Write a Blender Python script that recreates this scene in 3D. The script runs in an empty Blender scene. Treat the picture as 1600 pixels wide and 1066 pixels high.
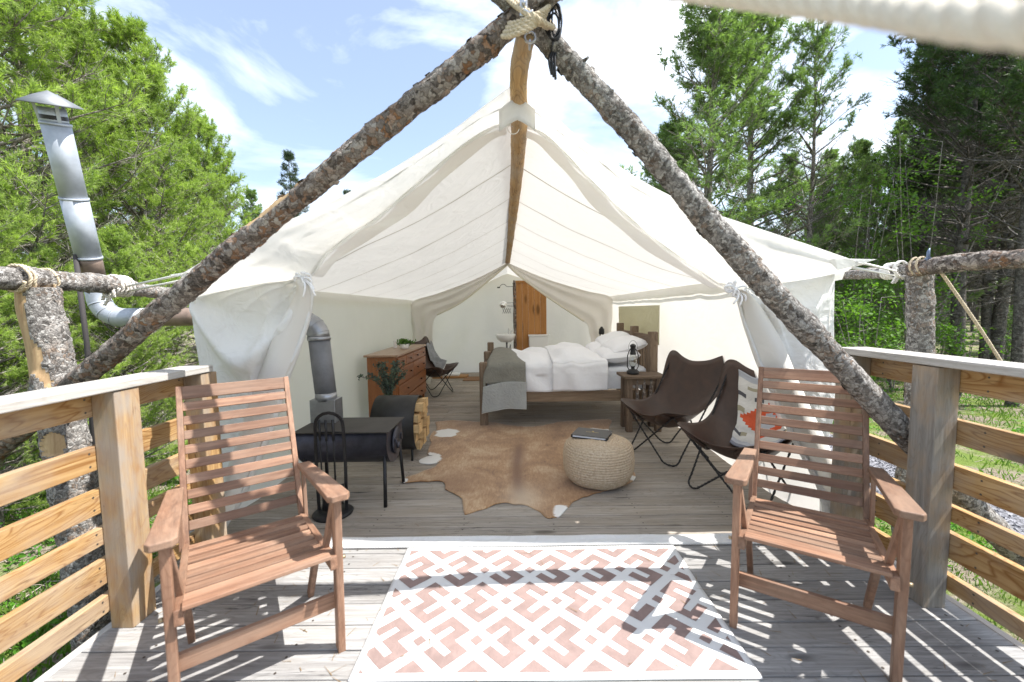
import bpy, bmesh, math, random
import numpy as np
from mathutils import Vector, Matrix, noise
random.seed(7); rng = np.random.default_rng(7)
S = bpy.context.scene
COL = S.collection
R = math.radians
pi = math.pi

# ------------------------------------------------------------------ camera, world, sun, exposure
CAMH = 1.45; FPX = 649.0
_p, _y, _r = R(4.23), R(.44), R(.8)
FW = np.array([-math.sin(_y)*math.cos(_p), math.cos(_y)*math.cos(_p), -math.sin(_p)])
R0 = np.array([math.cos(_y), math.sin(_y), 0]); U0 = np.cross(R0, FW)
RC = math.cos(_r)*R0 - math.sin(_r)*U0; UC = math.sin(_r)*R0 + math.cos(_r)*U0
cam = bpy.data.cameras.new('camera'); camo = bpy.data.objects.new('camera', cam); COL.objects.link(camo)
camo.matrix_world = Matrix(((RC[0], UC[0], -FW[0], 0), (RC[1], UC[1], -FW[1], 0), (RC[2], UC[2], -FW[2], CAMH), (0, 0, 0, 1)))
cam.sensor_width = 36; cam.lens = FPX/1600*36; cam.clip_start = .02; cam.clip_end = 600
cam.dof.use_dof = True; cam.dof.focus_distance = 4.0; cam.dof.aperture_fstop = 2.0
S.camera = camo
# real-world position of a picture point at a known depth (y) or height (z), used only to lay out real places
def _ray(u, v): return FW + RC*(u-800)/FPX + UC*(533-v)/FPX
def at(u, v, y): d = _ray(u, v); q = d*y/d[1]; return (q[0], q[1], q[2]+CAMH)
def gr(u, v, z=0.): d = _ray(u, v); q = d*(z-CAMH)/d[2]; return (q[0], q[1], z)

SUN_DIR = Vector((-.60, .07, -1.0)).normalized()      # travels left and down
sun = bpy.data.lights.new('sun', 'SUN'); suno = bpy.data.objects.new('sun', sun); COL.objects.link(suno)
sun.energy = 5.0; sun.angle = R(.55); sun.color = (1, .965, .92)
suno.rotation_euler = SUN_DIR.to_track_quat('-Z', 'Y').to_euler()
W = bpy.data.worlds.new('World'); S.world = W; W.use_nodes = True
nt = W.node_tree; N = nt.nodes; Lk = nt.links
bg = N['Background']
sky = N.new('ShaderNodeTexSky'); sky.sky_type = 'NISHITA'; sky.sun_disc = False
sky.sun_elevation = math.atan2(1, .60); sky.sun_rotation = R(96.7); sky.air_density = 1.0; sky.dust_density = .9; sky.ozone_density = 1.2
tc = N.new('ShaderNodeTexCoord'); mp = N.new('ShaderNodeMapping'); mp.inputs['Scale'].default_value = (1.1, 1.1, 2.6)
mp.inputs['Location'].default_value = (.35, .2, .1)
nz = N.new('ShaderNodeTexNoise'); nz.inputs['Scale'].default_value = 2.3; nz.inputs['Detail'].default_value = 9; nz.inputs['Roughness'].default_value = .55; nz.inputs['Distortion'].default_value = .5
cr = N.new('ShaderNodeValToRGB'); cr.color_ramp.elements[0].position = .44; cr.color_ramp.elements[1].position = .72
cr.color_ramp.elements[0].color = (0.12, 0.12, 0.12, 1); cr.color_ramp.elements[1].color = (.95, .95, .95, 1)
mx = N.new('ShaderNodeMix'); mx.data_type = 'RGBA'; mx.inputs['B'].default_value = (8.2, 8.7, 9.3, 1)
Lk.new(tc.outputs['Generated'], mp.inputs['Vector']); Lk.new(mp.outputs['Vector'], nz.inputs['Vector'])
Lk.new(nz.outputs['Fac'], cr.inputs['Fac']); Lk.new(cr.outputs['Color'], mx.inputs['Factor'])
Lk.new(sky.outputs['Color'], mx.inputs['A']); Lk.new(mx.outputs['Result'], bg.inputs['Color'])
bg.inputs['Strength'].default_value = .12
S.view_settings.view_transform = 'Standard'; S.view_settings.look = 'None'; S.view_settings.gamma = 1
S.view_settings.use_curve_mapping = False
S.view_settings.exposure = 1.12
S.render.engine = 'CYCLES'
S.cycles.use_denoising = True
S.cycles.max_bounces = 10; S.cycles.diffuse_bounces = 6; S.cycles.transparent_max_bounces = 8
S.cycles.glossy_bounces = 3; S.cycles.transmission_bounces = 8; S.cycles.sample_clamp_indirect = 6

# ------------------------------------------------------------------ materials
MATS = {}
def newmat(name):
    m = bpy.data.materials.new(name); m.use_nodes = True
    n = m.node_tree.nodes; b = n['Principled BSDF']
    return m, n, m.node_tree.links, b
def ramp(n, pts):
    c = n.new('ShaderNodeValToRGB'); e = c.color_ramp.elements
    while len(e) < len(pts): e.new(.5)
    for k, (p_, col) in enumerate(pts):
        e[k].position = p_; e[k].color = (*col, 1) if len(col) == 3 else col
    return c
def coords(n, l, scale, rand=True, kind='Object'):
    t = n.new('ShaderNodeTexCoord'); mpn = n.new('ShaderNodeMapping'); mpn.inputs['Scale'].default_value = scale
    if rand:
        oi = n.new('ShaderNodeObjectInfo'); mu = n.new('ShaderNodeVectorMath'); mu.operation = 'SCALE'; mu.inputs[0].default_value = (37, 53, 71)
        l.new(oi.outputs['Random'], mu.inputs['Scale'])
        ad = n.new('ShaderNodeVectorMath'); ad.operation = 'ADD'
        l.new(t.outputs[kind], ad.inputs[0]); l.new(mu.outputs['Vector'], ad.inputs[1]); l.new(ad.outputs['Vector'], mpn.inputs['Vector'])
    else:
        l.new(t.outputs[kind], mpn.inputs['Vector'])
    return mpn.outputs['Vector']
def noise_n(n, l, vec, scale, detail=4, rough=.55, dist=0):
    a = n.new('ShaderNodeTexNoise'); a.inputs['Scale'].default_value = scale; a.inputs['Detail'].default_value = detail
    a.inputs['Roughness'].default_value = rough; a.inputs['Distortion'].default_value = dist
    l.new(vec, a.inputs['Vector']); return a.outputs['Fac']
def mixc(n, l, fac, a, b, mode='MIX'):
    m = n.new('ShaderNodeMix'); m.data_type = 'RGBA'; m.blend_type = mode
    for k, v in (('Factor', fac), ('A', a), ('B', b)):
        if hasattr(v, 'is_linked') or hasattr(v, 'node'): l.new(v, m.inputs[k])
        elif k == 'Factor': m.inputs[k].default_value = v
        else: m.inputs[k].default_value = (*v, 1)
    return m.outputs['Result']
def bump(n, l, b, h, strength, dist=.01):
    bn = n.new('ShaderNodeBump'); bn.inputs['Strength'].default_value = strength; bn.inputs['Distance'].default_value = dist
    l.new(h, bn.inputs['Height']); l.new(bn.outputs['Normal'], b.inputs['Normal']); return bn
def wood(name, light, dark, axis, grain=60, rings=0.0, ringcol=None, rough=.7, stretch=.06, knots=0., stain=0., staincol=(.1, .09, .08), var=.25, spec=.25, bmp=.35, cracks=0.):
    if name in MATS: return MATS[name]
    m, n, l, b = newmat(name)
    sc = [1, 1, 1]; sc['xyz'.index(axis)] = stretch
    v = coords(n, l, sc)
    g = noise_n(n, l, v, grain, 6, .65, .3)
    c = ramp(n, [(.3, dark), (.68, light)]); l.new(g, c.inputs['Fac']); col = c.outputs['Color']
    h = g
    if rings:
        sc2 = [1, 1, 1]; sc2['xyz'.index(axis)] = .16
        v2 = coords(n, l, sc2)
        nn = noise_n(n, l, v2, 5, 3, .5, .6)
        mu = n.new('ShaderNodeMath'); mu.operation = 'MULTIPLY'; mu.inputs[1].default_value = 34; l.new(nn, mu.inputs[0])
        fr = n.new('ShaderNodeMath'); fr.operation = 'FRACT'; l.new(mu.outputs[0], fr.inputs[0])
        rr = ramp(n, [(0, (1, 1, 1)), (.18, (.2, .2, .2)), (.8, (.0, .0, .0)), (1, (1, 1, 1))]); l.new(fr.outputs[0], rr.inputs['Fac'])
        mm = n.new('ShaderNodeMath'); mm.operation = 'MULTIPLY'; mm.inputs[1].default_value = rings; l.new(rr.outputs['Color'], mm.inputs[0])
        col = mixc(n, l, mm.outputs[0], col, ringcol or dark)
    if knots:
        sc3 = [5, 5, 5]; sc3['xyz'.index(axis)] = 1.6
        v3 = coords(n, l, sc3)
        vo = n.new('ShaderNodeTexVoronoi'); vo.inputs['Scale'].default_value = 1.0; l.new(v3, vo.inputs['Vector'])
        kr = ramp(n, [(.0, (1, 1, 1)), (.10*knots, (.8, .8, .8)), (.17*knots, (0, 0, 0))]); l.new(vo.outputs['Distance'], kr.inputs['Fac'])
        col = mixc(n, l, kr.outputs['Color'], col, tuple(x*.35 for x in dark))
    if stain:
        v4 = coords(n, l, [1 if a == axis else 2.2 for a in 'xyz'])
        s_ = noise_n(n, l, v4, 2.6, 5, .62)
        sr = ramp(n, [(.42, (0, 0, 0)), (.66, (stain, stain, stain))]); l.new(s_, sr.inputs['Fac'])
        col = mixc(n, l, sr.outputs['Color'], col, staincol)
    if cracks:
        v6 = coords(n, l, [.05 if a == axis else 1 for a in 'xyz'])
        k6 = noise_n(n, l, v6, 38, 3, .5, .4)
        r6 = ramp(n, [(.485, (0, 0, 0)), (.5, (cracks,)*3), (.515, (0, 0, 0))]); l.new(k6, r6.inputs['Fac'])
        v7 = coords(n, l, [.4 if a == axis else 1 for a in 'xyz']); k7 = noise_n(n, l, v7, 6, 2, .5); r7 = ramp(n, [(.55, (0, 0, 0)), (.62, (1, 1, 1))]); l.new(k7, r7.inputs['Fac'])
        m6 = n.new('ShaderNodeMath'); m6.operation = 'MULTIPLY'; l.new(r6.outputs['Color'], m6.inputs[0]); l.new(r7.outputs['Color'], m6.inputs[1])
        col = mixc(n, l, m6.outputs[0], col, tuple(x*.3 for x in dark))
    oi = n.new('ShaderNodeObjectInfo'); mr = n.new('ShaderNodeMapRange'); mr.inputs['To Min'].default_value = 1-var; mr.inputs['To Max'].default_value = 1+var*.6
    l.new(oi.outputs['Random'], mr.inputs['Value'])
    vm = n.new('ShaderNodeVectorMath'); vm.operation = 'SCALE'; l.new(col, vm.inputs[0]); l.new(mr.outputs['Result'], vm.inputs['Scale'])
    l.new(vm.outputs['Vector'], b.inputs['Base Color'])
    b.inputs['Roughness'].default_value = rough; b.inputs['Specular IOR Level'].default_value = spec
    bump(n, l, b, h, bmp, .004)
    MATS[name] = m; return m
def deckwood(): return wood('deck wood grey weathered', (.385, .38, .37), (.185, .18, .178), 'x', 70, rings=.30, ringcol=(.12, .11, .10), rough=.85, knots=.9, stain=.5, staincol=(.27, .255, .235), var=.16, stretch=.04, cracks=.9)
def railwood(ax): return wood('rail wood golden '+ax, (.50, .33, .15), (.28, .145, .05), ax, 42, rings=.9, ringcol=(.22, .095, .025), rough=.6, cracks=.5, knots=.9, stain=.45, staincol=(.36, .33, .28), var=.14)
def capwood(): return wood('rail cap silver', (.50, .48, .45), (.33, .31, .28), 'y', 60, rings=.25, ringcol=(.25, .22, .18), rough=.8, var=.06)
def postgrey(): return wood('post wood grey', (.33, .31, .28), (.19, .175, .155), 'z', 50, rings=.35, ringcol=(.16, .12, .08), rough=.8, stain=.8, staincol=(.40, .27, .15), var=.05, knots=.8)
def postwood(): return wood('post wood', (.44, .29, .13), (.25, .14, .06), 'z', 40, rings=.7, ringcol=(.28, .14, .05), rough=.75, cracks=.8, stain=.7, staincol=(.29, .275, .25), var=.06, knots=.7)
def teak(ax): return wood('teak '+ax, (.32, .182, .115), (.135, .070, .045), ax, 48, rings=.45, ringcol=(.17, .08, .045), rough=.55, var=.28, stain=.35, staincol=(.36, .27, .20), spec=.35, stretch=.05)
def dark_rustic(ax): return wood('rustic wood '+ax, (.20, .145, .10), (.085, .06, .045), ax, 50, rings=.5, ringcol=(.06, .04, .03), rough=.75, knots=.8, var=.15)
def simple(name, col, rough=.6, metal=0., nscale=0., namt=.2, spec=.5, bmp=0.):
    if name in MATS: return MATS[name]
    m, n, l, b = newmat(name)
    b.inputs['Base Color'].default_value = (*col, 1); b.inputs['Roughness'].default_value = rough; b.inputs['Metallic'].default_value = metal; b.inputs['Specular IOR Level'].default_value = spec
    if nscale:
        v = coords(n, l, (1, 1, 1)); g = noise_n(n, l, v, nscale, 6, .6)
        c = ramp(n, [(.3, tuple(x*(1-namt) for x in col)), (.7, tuple(min(1, x*(1+namt)) for x in col))]); l.new(g, c.inputs['Fac']); l.new(c.outputs['Color'], b.inputs['Base Color'])
        if bmp: bump(n, l, b, g, bmp, .01)
    MATS[name] = m; return m
def cloth(name, col, trans=.3, tcol=None, wr=.35, wscale=3., weave=0, dirt=.05):
    if name in MATS: return MATS[name]
    m, n, l, b = newmat(name)
    v = coords(n, l, (1, 1, 1), rand=False)
    g = noise_n(n, l, v, wscale, 5, .5, 1.2)
    c = ramp(n, [(.3, tuple(x*(1-dirt) for x in col)), (.65, col)]); l.new(g, c.inputs['Fac'])
    l.new(c.outputs['Color'], b.inputs['Base Color']); b.inputs['Roughness'].default_value = .9; b.inputs['Specular IOR Level'].default_value = .1
    w2 = n.new('ShaderNodeTexNoise'); w2.inputs['Scale'].default_value = wscale*2.2; w2.inputs['Detail'].default_value = 3; w2.inputs['Distortion'].default_value = 2.2
    l.new(v, w2.inputs['Vector'])
    bn = bump(n, l, b, w2.outputs['Fac'], wr, .06)
    if weave:
        w3 = n.new('ShaderNodeTexNoise'); w3.inputs['Scale'].default_value = weave; w3.inputs['Detail'].default_value = 2; l.new(v, w3.inputs['Vector'])
        b2 = n.new('ShaderNodeBump'); b2.inputs['Strength'].default_value = .35; b2.inputs['Distance'].default_value = .002
        l.new(w3.outputs['Fac'], b2.inputs['Height']); l.new(bn.outputs['Normal'], b2.inputs['Normal']); l.new(b2.outputs['Normal'], b.inputs['Normal'])
    if trans:
        t = n.new('ShaderNodeBsdfTranslucent'); t.inputs['Color'].default_value = (*(tcol or col), 1); l.new(bn.outputs['Normal'], t.inputs['Normal'])
        ms = n.new('ShaderNodeMixShader'); ms.inputs[0].default_value = trans
        out = n['Material Output']; l.new(b.outputs[0], ms.inputs[1]); l.new(t.outputs[0], ms.inputs[2]); l.new(ms.outputs[0], out.inputs['Surface'])
    MATS[name] = m; return m
def canvas_roof(): return cloth('canvas roof double', (.81, .80, .77), .21, (.84, .82, .77), .2, 1.8)
def canvas_fly(): return cloth('canvas fly single', (.84, .84, .82), .58, (.90, .89, .86), .18, 2.5)
def canvas_wall(): return cloth('canvas wall', (.81, .795, .755), .38, (.86, .82, .76), .10, 1.6)
def canvas_front(): return cloth('canvas front', (.83, .83, .82), .30, (.84, .83, .79), .35, 2.6)
def bark(name='bark', base=(.19, .165, .145), dark=(.055, .045, .038), rust=(.30, .15, .07), rustamt=.6, scale=26, light=(.36, .33, .30)):
    if name in MATS: return MATS[name]
    m, n, l, b = newmat(name)
    v = coords(n, l, (1, 1, 1))
    dn = n.new('ShaderNodeTexNoise'); dn.inputs['Scale'].default_value = 30; dn.inputs['Detail'].default_value = 5; l.new(v, dn.inputs['Vector'])
    ds = n.new('ShaderNodeVectorMath'); ds.operation = 'SCALE'; ds.inputs['Scale'].default_value = .07; l.new(dn.outputs['Color'], ds.inputs[0])
    dv = n.new('ShaderNodeVectorMath'); dv.operation = 'ADD'; l.new(v, dv.inputs[0]); l.new(ds.outputs['Vector'], dv.inputs[1]); v0 = v; v = dv.outputs['Vector']
    vo = n.new('ShaderNodeTexVoronoi'); vo.feature = 'DISTANCE_TO_EDGE'; vo.inputs['Scale'].default_value = scale*1.5; l.new(v, vo.inputs['Vector'])
    vc = n.new('ShaderNodeTexVoronoi'); vc.inputs['Scale'].default_value = scale*1.5; l.new(v, vc.inputs['Vector'])
    g = noise_n(n, l, v0, 75, 8, .78)
    sh = n.new('ShaderNodeSeparateColor'); l.new(vc.outputs['Color'], sh.inputs[0])
    m1 = n.new('ShaderNodeMath'); m1.operation = 'MULTIPLY'; m1.inputs[1].default_value = .30; l.new(sh.outputs[1], m1.inputs[0])
    m0 = n.new('ShaderNodeMath'); m0.operation = 'MULTIPLY_ADD'; m0.inputs[1].default_value = .55; l.new(g, m0.inputs[0]); l.new(m1.outputs[0], m0.inputs[2])
    bg_ = noise_n(n, l, v0, 7, 4, .6); m00 = n.new('ShaderNodeMath'); m00.operation = 'MULTIPLY_ADD'; m00.inputs[1].default_value = .25; l.new(bg_, m00.inputs[0]); l.new(m0.outputs[0], m00.inputs[2])
    c = ramp(n, [(.36, dark), (.52, base), (.72, light)]); l.new(m00.outputs[0], c.inputs['Fac'])
    rr = ramp(n, [(.5, (0, 0, 0)), (.85, (rustamt,)*3)]); l.new(sh.outputs[0], rr.inputs['Fac'])
    big = noise_n(n, l, v, 4, 4, .6); br = ramp(n, [(.42, (0, 0, 0)), (.62, (1, 1, 1))]); l.new(big, br.inputs['Fac'])
    rm = n.new('ShaderNodeMath'); rm.operation = 'MULTIPLY'; l.new(rr.outputs['Color'], rm.inputs[0]); l.new(br.outputs['Color'], rm.inputs[1])
    col = mixc(n, l, rm.outputs[0], c.outputs['Color'], rust)
    er = ramp(n, [(0, (.65,)*3), (.11, (0,)*3)]); l.new(vo.outputs['Distance'], er.inputs['Fac'])
    col = mixc(n, l, er.outputs['Color'], col, dark)
    l.new(col, b.inputs['Base Color']); b.inputs['Roughness'].default_value = .95; b.inputs['Specular IOR Level'].default_value = .15
    ad = n.new('ShaderNodeMath'); ad.operation = 'ADD'; l.new(g, ad.inputs[0]); l.new(vo.outputs['Distance'], ad.inputs[1])
    bump(n, l, b, ad.outputs[0], .9, .012)
    MATS[name] = m; return m
def leafmat(name, col, trans=.35, var=.35, tcol=None):
    if name in MATS: return MATS[name]
    m, n, l, b = newmat(name)
    v = coords(n, l, (1, 1, 1)); g = noise_n(n, l, v, 2.2, 4, .7)
    g2 = noise_n(n, l, v, 14, 2, .5)
    mm = n.new('ShaderNodeMath'); mm.operation = 'ADD'; l.new(g, mm.inputs[0]); l.new(g2, mm.inputs[1])
    m2 = n.new('ShaderNodeMath'); m2.operation = 'MULTIPLY'; m2.inputs[1].default_value = .5; l.new(mm.outputs[0], m2.inputs[0])
    c = ramp(n, [(.36, tuple(x*(1-var) for x in col)), (.62, (min(1, col[0]*(1+var*1.5)), min(1, col[1]*(1+var)), col[2]*(1-var*.3)))]); l.new(m2.outputs[0], c.inputs['Fac'])
    l.new(c.outputs['Color'], b.inputs['Base Color']); b.inputs['Roughness'].default_value = .55; b.inputs['Specular IOR Level'].default_value = .3
    t = n.new('ShaderNodeBsdfTranslucent'); vm = n.new('ShaderNodeVectorMath'); vm.operation = 'MULTIPLY'; vm.inputs[1].default_value = tcol or (1.3, 1.5, .6)
    l.new(c.outputs['Color'], vm.inputs[0]); l.new(vm.outputs['Vector'], t.inputs['Color'])
    ms = n.new('ShaderNodeMixShader'); ms.inputs[0].default_value = trans
    out = n['Material Output']; l.new(b.outputs[0], ms.inputs[1]); l.new(t.outputs[0], ms.inputs[2]); l.new(ms.outputs[0], out.inputs['Surface'])
    MATS[name] = m; return m
BLACK = lambda: simple('black iron', (.018, .018, .02), .45, .3, 30, .4, .5, .1)

# ------------------------------------------------------------------ mesh helpers
class MB:
    def __init__(s): s.v = []; s.f = []; s.mi = []; s.smooth = []
    def add(s, vs, fs, mi=0, smooth=False):
        o = len(s.v); s.v += [tuple(map(float, q)) for q in vs]; s.f += [tuple(i+o for i in f) for f in fs]
        s.mi += [mi]*len(fs); s.smooth += [smooth]*len(fs); return s
    def box(s, c, d, rz=0, mat=None, mi=0, taper=1.):
        hx, hy, hz = d[0]/2, d[1]/2, d[2]/2
        vs = [(x*(taper if z > 0 else 1), y*(taper if z > 0 else 1), z) for z in (-hz, hz) for x, y in ((-hx, -hy), (hx, -hy), (hx, hy), (-hx, hy))]
        M = mat if mat is not None else Matrix.Translation(Vector(c)) @ Matrix.Rotation(rz, 4, 'Z')
        if mat is not None: M = Matrix.Translation(Vector(c)) @ mat
        vs = [M @ Vector(q) for q in vs]
        return s.add(vs, [(3, 2, 1, 0), (4, 5, 6, 7), (0, 1, 5, 4), (1, 2, 6, 5), (2, 3, 7, 6), (3, 0, 4, 7)], mi)
    def beam(s, a, b, w, h, up=(0, 0, 1), mi=0, w2=None, h2=None):
        """box from a to b, width w (across), height h (along up)"""
        a = Vector(a); b = Vector(b); t = (b-a).normalized(); u = Vector(up); sd = t.cross(u)
        if sd.length < 1e-5: sd = t.cross(Vector((0, 1, 0)))
        sd.normalize(); u = sd.cross(t).normalized(); w2 = w2 or w; h2 = h2 or h
        vs = []
        for q, ww, hh in ((a, w, h), (b, w2, h2)):
            for i, j in ((-1, -1), (1, -1), (1, 1), (-1, 1)): vs.append(q + sd*ww/2*i + u*hh/2*j)
        return s.add(vs, [(0, 1, 2, 3), (7, 6, 5, 4), (0, 4, 5, 1), (1, 5, 6, 2), (2, 6, 7, 3), (3, 7, 4, 0)], mi)
    def tube(s, pts, r, n=8, mi=0, cap=True, smooth=True, closed=False):
        pts = [Vector(q) for q in pts]; m = len(pts)
        rs = r if isinstance(r, (list, tuple)) else [r]*m
        ref = None; vs = []
        for i, q in enumerate(pts):
            if closed: t = pts[(i+1) % m]-pts[i-1]
            else: t = pts[min(i+1, m-1)]-pts[max(i-1, 0)]
            t.normalize()
            if ref is None:
                ref = t.cross(Vector((0, 0, 1)))
                if ref.length < .1: ref = t.cross(Vector((1, 0, 0)))
            ref = (ref - t*ref.dot(t)).normalized(); bi = t.cross(ref)
            for k in range(n):
                a = 2*pi*k/n; vs.append(q + (ref*math.cos(a)+bi*math.sin(a))*rs[i])
        fs = []
        for i in range(m if closed else m-1):
            j = (i+1) % m
            for k in range(n): fs.append((i*n+k, i*n+(k+1) % n, j*n+(k+1) % n, j*n+k))
        s.add(vs, fs, mi, smooth)
        if cap and not closed:
            o = len(s.v)-len(vs)
            s.f.append(tuple(o+k for k in range(n))[::-1]); s.f.append(tuple(o+(m-1)*n+k for k in range(n)))
            s.mi += [mi]*2; s.smooth += [False]*2
        return s
    def lathe(s, prof, n=32, c=(0, 0, 0), mi=0, smooth=True, axis='z'):
        vs = []; fs = []
        for r_, z in prof:
            for k in range(n):
                a = 2*pi*k/n; q = (r_*math.cos(a), r_*math.sin(a), z)
                if axis == 'x': q = (q[2], q[0], q[1])
                if axis == 'y': q = (q[0], q[2], q[1])
                vs.append((q[0]+c[0], q[1]+c[1], q[2]+c[2]))
        for i in range(len(prof)-1):
            for k in range(n): fs.append((i*n+k, i*n+(k+1) % n, (i+1)*n+(k+1) % n, (i+1)*n+k))
        s.add(vs, fs, mi, smooth)
        o = len(s.v)-len(vs)
        if prof[0][0] > 1e-4: s.f.append(tuple(o+k for k in range(n))[::-1]); s.mi.append(mi); s.smooth.append(False)
        if prof[-1][0] > 1e-4: s.f.append(tuple(o+(len(prof)-1)*n+k for k in range(n))); s.mi.append(mi); s.smooth.append(False)
        return s
    def grid(s, fn, nu, nv, mi=0, smooth=True, keep=None):
        vs = [fn(i/nu, j/nv) for j in range(nv+1) for i in range(nu+1)]
        fs = [(j*(nu+1)+i, j*(nu+1)+i+1, (j+1)*(nu+1)+i+1, (j+1)*(nu+1)+i) for j in range(nv) for i in range(nu) if keep is None or keep((i+.5)/nu, (j+.5)/nv)]
        return s.add(vs, fs, mi, smooth)
    def prism(s, poly, z0, z1, mi=0):
        n = len(poly); vs = [(x, y, z0) for x, y in poly]+[(x, y, z1) for x, y in poly]
        fs = [tuple(range(n))[::-1], tuple(range(n, 2*n))]+[(i, (i+1) % n, n+(i+1) % n, n+i) for i in range(n)]
        return s.add(vs, fs, mi)
    def mesh(s, name, mats):
        me = bpy.data.meshes.new(name); me.from_pydata(s.v, [], s.f)
        for m in (mats if isinstance(mats, (list, tuple)) else [mats]): me.materials.append(m)
        me.polygons.foreach_set('material_index', s.mi); me.polygons.foreach_set('use_smooth', s.smooth); me.update()
        return me
    def build(s, name, mats, parent=None, bevel=0, label=None, solid=0, kind=None, world=False):
        if world and parent is not None:
            inv = parent.matrix_basis.inverted(); s.v = [tuple(inv @ Vector(q)) for q in s.v]
        o = bpy.data.objects.new(name, s.mesh(name, mats)); COL.objects.link(o)
        if parent is not None: o.parent = parent
        if solid:
            sm = o.modifiers.new('solid', 'SOLIDIFY'); sm.thickness = solid; sm.offset = 0
        if bevel:
            bv = o.modifiers.new('bevel', 'BEVEL'); bv.width = bevel; bv.segments = 2; bv.limit_method = 'ANGLE'; bv.angle_limit = R(40)
        if label: o['label'] = label
        if kind: o['kind'] = kind
        return o
def tag(o, label=None, cat=None, group=None, kind=None):
    if label: o['label'] = label
    if cat: o['category'] = cat
    if group: o['group'] = group
    if kind: o['kind'] = kind
    return o
def thing(name, label, cat, loc=(0, 0, 0), rz=0, group=None):
    o = bpy.data.objects.new(name, None); COL.objects.link(o); o.location = loc; o.rotation_euler = (0, 0, rz)
    o.matrix_basis = Matrix.Translation(Vector(loc)) @ Matrix.Rotation(rz, 4, 'Z'); o.empty_display_size = .1
    return tag(o, label, cat, group)
def copy_tree(o, parent=None):
    c = o.copy(); COL.objects.link(c)
    if parent is not None: c.parent = parent
    for ch in [x for x in o.children]: copy_tree(ch, c)
    return c
def fastmesh(name, V, Fc, mats, mi=None, smooth=False):
    """numpy mesh: V (n,3); Fc (m,3|4)"""
    me = bpy.data.meshes.new(name); k = Fc.shape[1]
    me.vertices.add(len(V)); me.vertices.foreach_set('co', V.astype(np.float32).ravel())
    me.loops.add(Fc.size); me.loops.foreach_set('vertex_index', Fc.astype(np.int32).ravel())
    me.polygons.add(len(Fc)); me.polygons.foreach_set('loop_start', np.arange(0, Fc.size, k, dtype=np.int32))
    for m in (mats if isinstance(mats, (list, tuple)) else [mats]): me.materials.append(m)
    if mi is not None: me.polygons.foreach_set('material_index', mi.astype(np.int32))
    me.polygons.foreach_set('use_smooth', np.full(len(Fc), smooth)); me.update(calc_edges=True)
    return me
def smoothstep(a, b, x):
    t = min(1, max(0, (x-a)/(b-a))); return t*t*(3-2*t)
def curve(pts, t):
    """Catmull-Rom through pts at t in 0..1"""
    n = len(pts)-1; x = min(max(t, 0), 1)*n; i = min(int(x), n-1); f = x-i
    p0 = Vector(pts[max(i-1, 0)]); p1 = Vector(pts[i]); p2 = Vector(pts[i+1]); p3 = Vector(pts[min(i+2, n)])
    return .5*((2*p1)+(p2-p0)*f+(2*p0-5*p1+4*p2-p3)*f*f+(3*p1-p0-3*p2+p3)*f**3)
def path(pts, n): return [curve(pts, i/n) for i in range(n+1)]

# log with bark: displaced tube, flakes standing off it
def log_mesh(pts, r0, r1, mats, seg=28, step=.018, rough=.006, flakes=160, bare=None, knots=0, seed=0):
    pts = [Vector(q) for q in pts]; L = sum((pts[i+1]-pts[i]).length for i in range(len(pts)-1)); n = max(8, int(L/step))
    c = path(pts, n); rnd = random.Random(seed); mb = MB(); vs = []; info = []
    ref = None
    for i, q in enumerate(c):
        t = (c[min(i+1, n)]-c[max(i-1, 0)]).normalized()
        if ref is None:
            ref = t.cross(Vector((0, 0, 1)));
            if ref.length < .2: ref = t.cross(Vector((0, 1, 0)))
        ref = (ref-t*ref.dot(t)).normalized(); bi = t.cross(ref)
        rr = r0+(r1-r0)*i/n
        for k in range(seg):
            a = 2*pi*k/seg; d = ref*math.cos(a)+bi*math.sin(a); w = q+d*rr
            isb = bare(i/n, a) if bare else 0
            s3 = Vector((w.x*1.0, w.y, w.z))*1.0 + Vector((seed*7.3, 0, 0))
            h = noise.noise(s3*5)*rough*1.6 + (noise.noise(s3*22)*rough + abs(noise.noise(s3*48))*rough*.9 if not isb else -rough*1.3)
            vs.append(w+d*h); info.append((q, d, t, rr+h, isb))
    fs = []; mi = []
    for i in range(n):
        for k in range(seg):
            fs.append((i*seg+k, i*seg+(k+1) % seg, (i+1)*seg+(k+1) % seg, (i+1)*seg+k)); mi.append(1 if info[i*seg+k][4] else 0)
    mb.add(vs, fs, 0, True); mb.mi = mi
    o = 0
    mb.f.append(tuple(range(seg))[::-1]); mb.f.append(tuple(n*seg+k for k in range(seg))); mb.mi += [1, 1]; mb.smooth += [False]*2
    for _ in range(flakes):
        q, d, t, rr, isb = info[rnd.randrange(len(info))]
        if isb: continue
        s = rnd.uniform(.006, .02); b_ = t.cross(d); base = q+d*(rr-.001)
        th = rnd.uniform(-.6, .6); e1 = (t*math.cos(th)+b_*math.sin(th)); e2 = d.cross(e1)
        lift = rnd.uniform(.1, .6)*s
        mb.add([base-e1*s-e2*s*.5, base+e1*s-e2*s*.6, base+e1*s*.9+e2*s*.7+d*lift, base-e1*s*.7+e2*s*.6+d*lift*.8], [(0, 1, 2, 3)], 0)
    for _ in range(knots):
        q, d, t, rr, isb = info[rnd.randrange(len(info))]
        mb.tube([q+d*(rr-.01), q+d*(rr+rnd.uniform(.01, .035))+t*.01], [rnd.uniform(.008, .016), .005], 7)
    return mb
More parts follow.
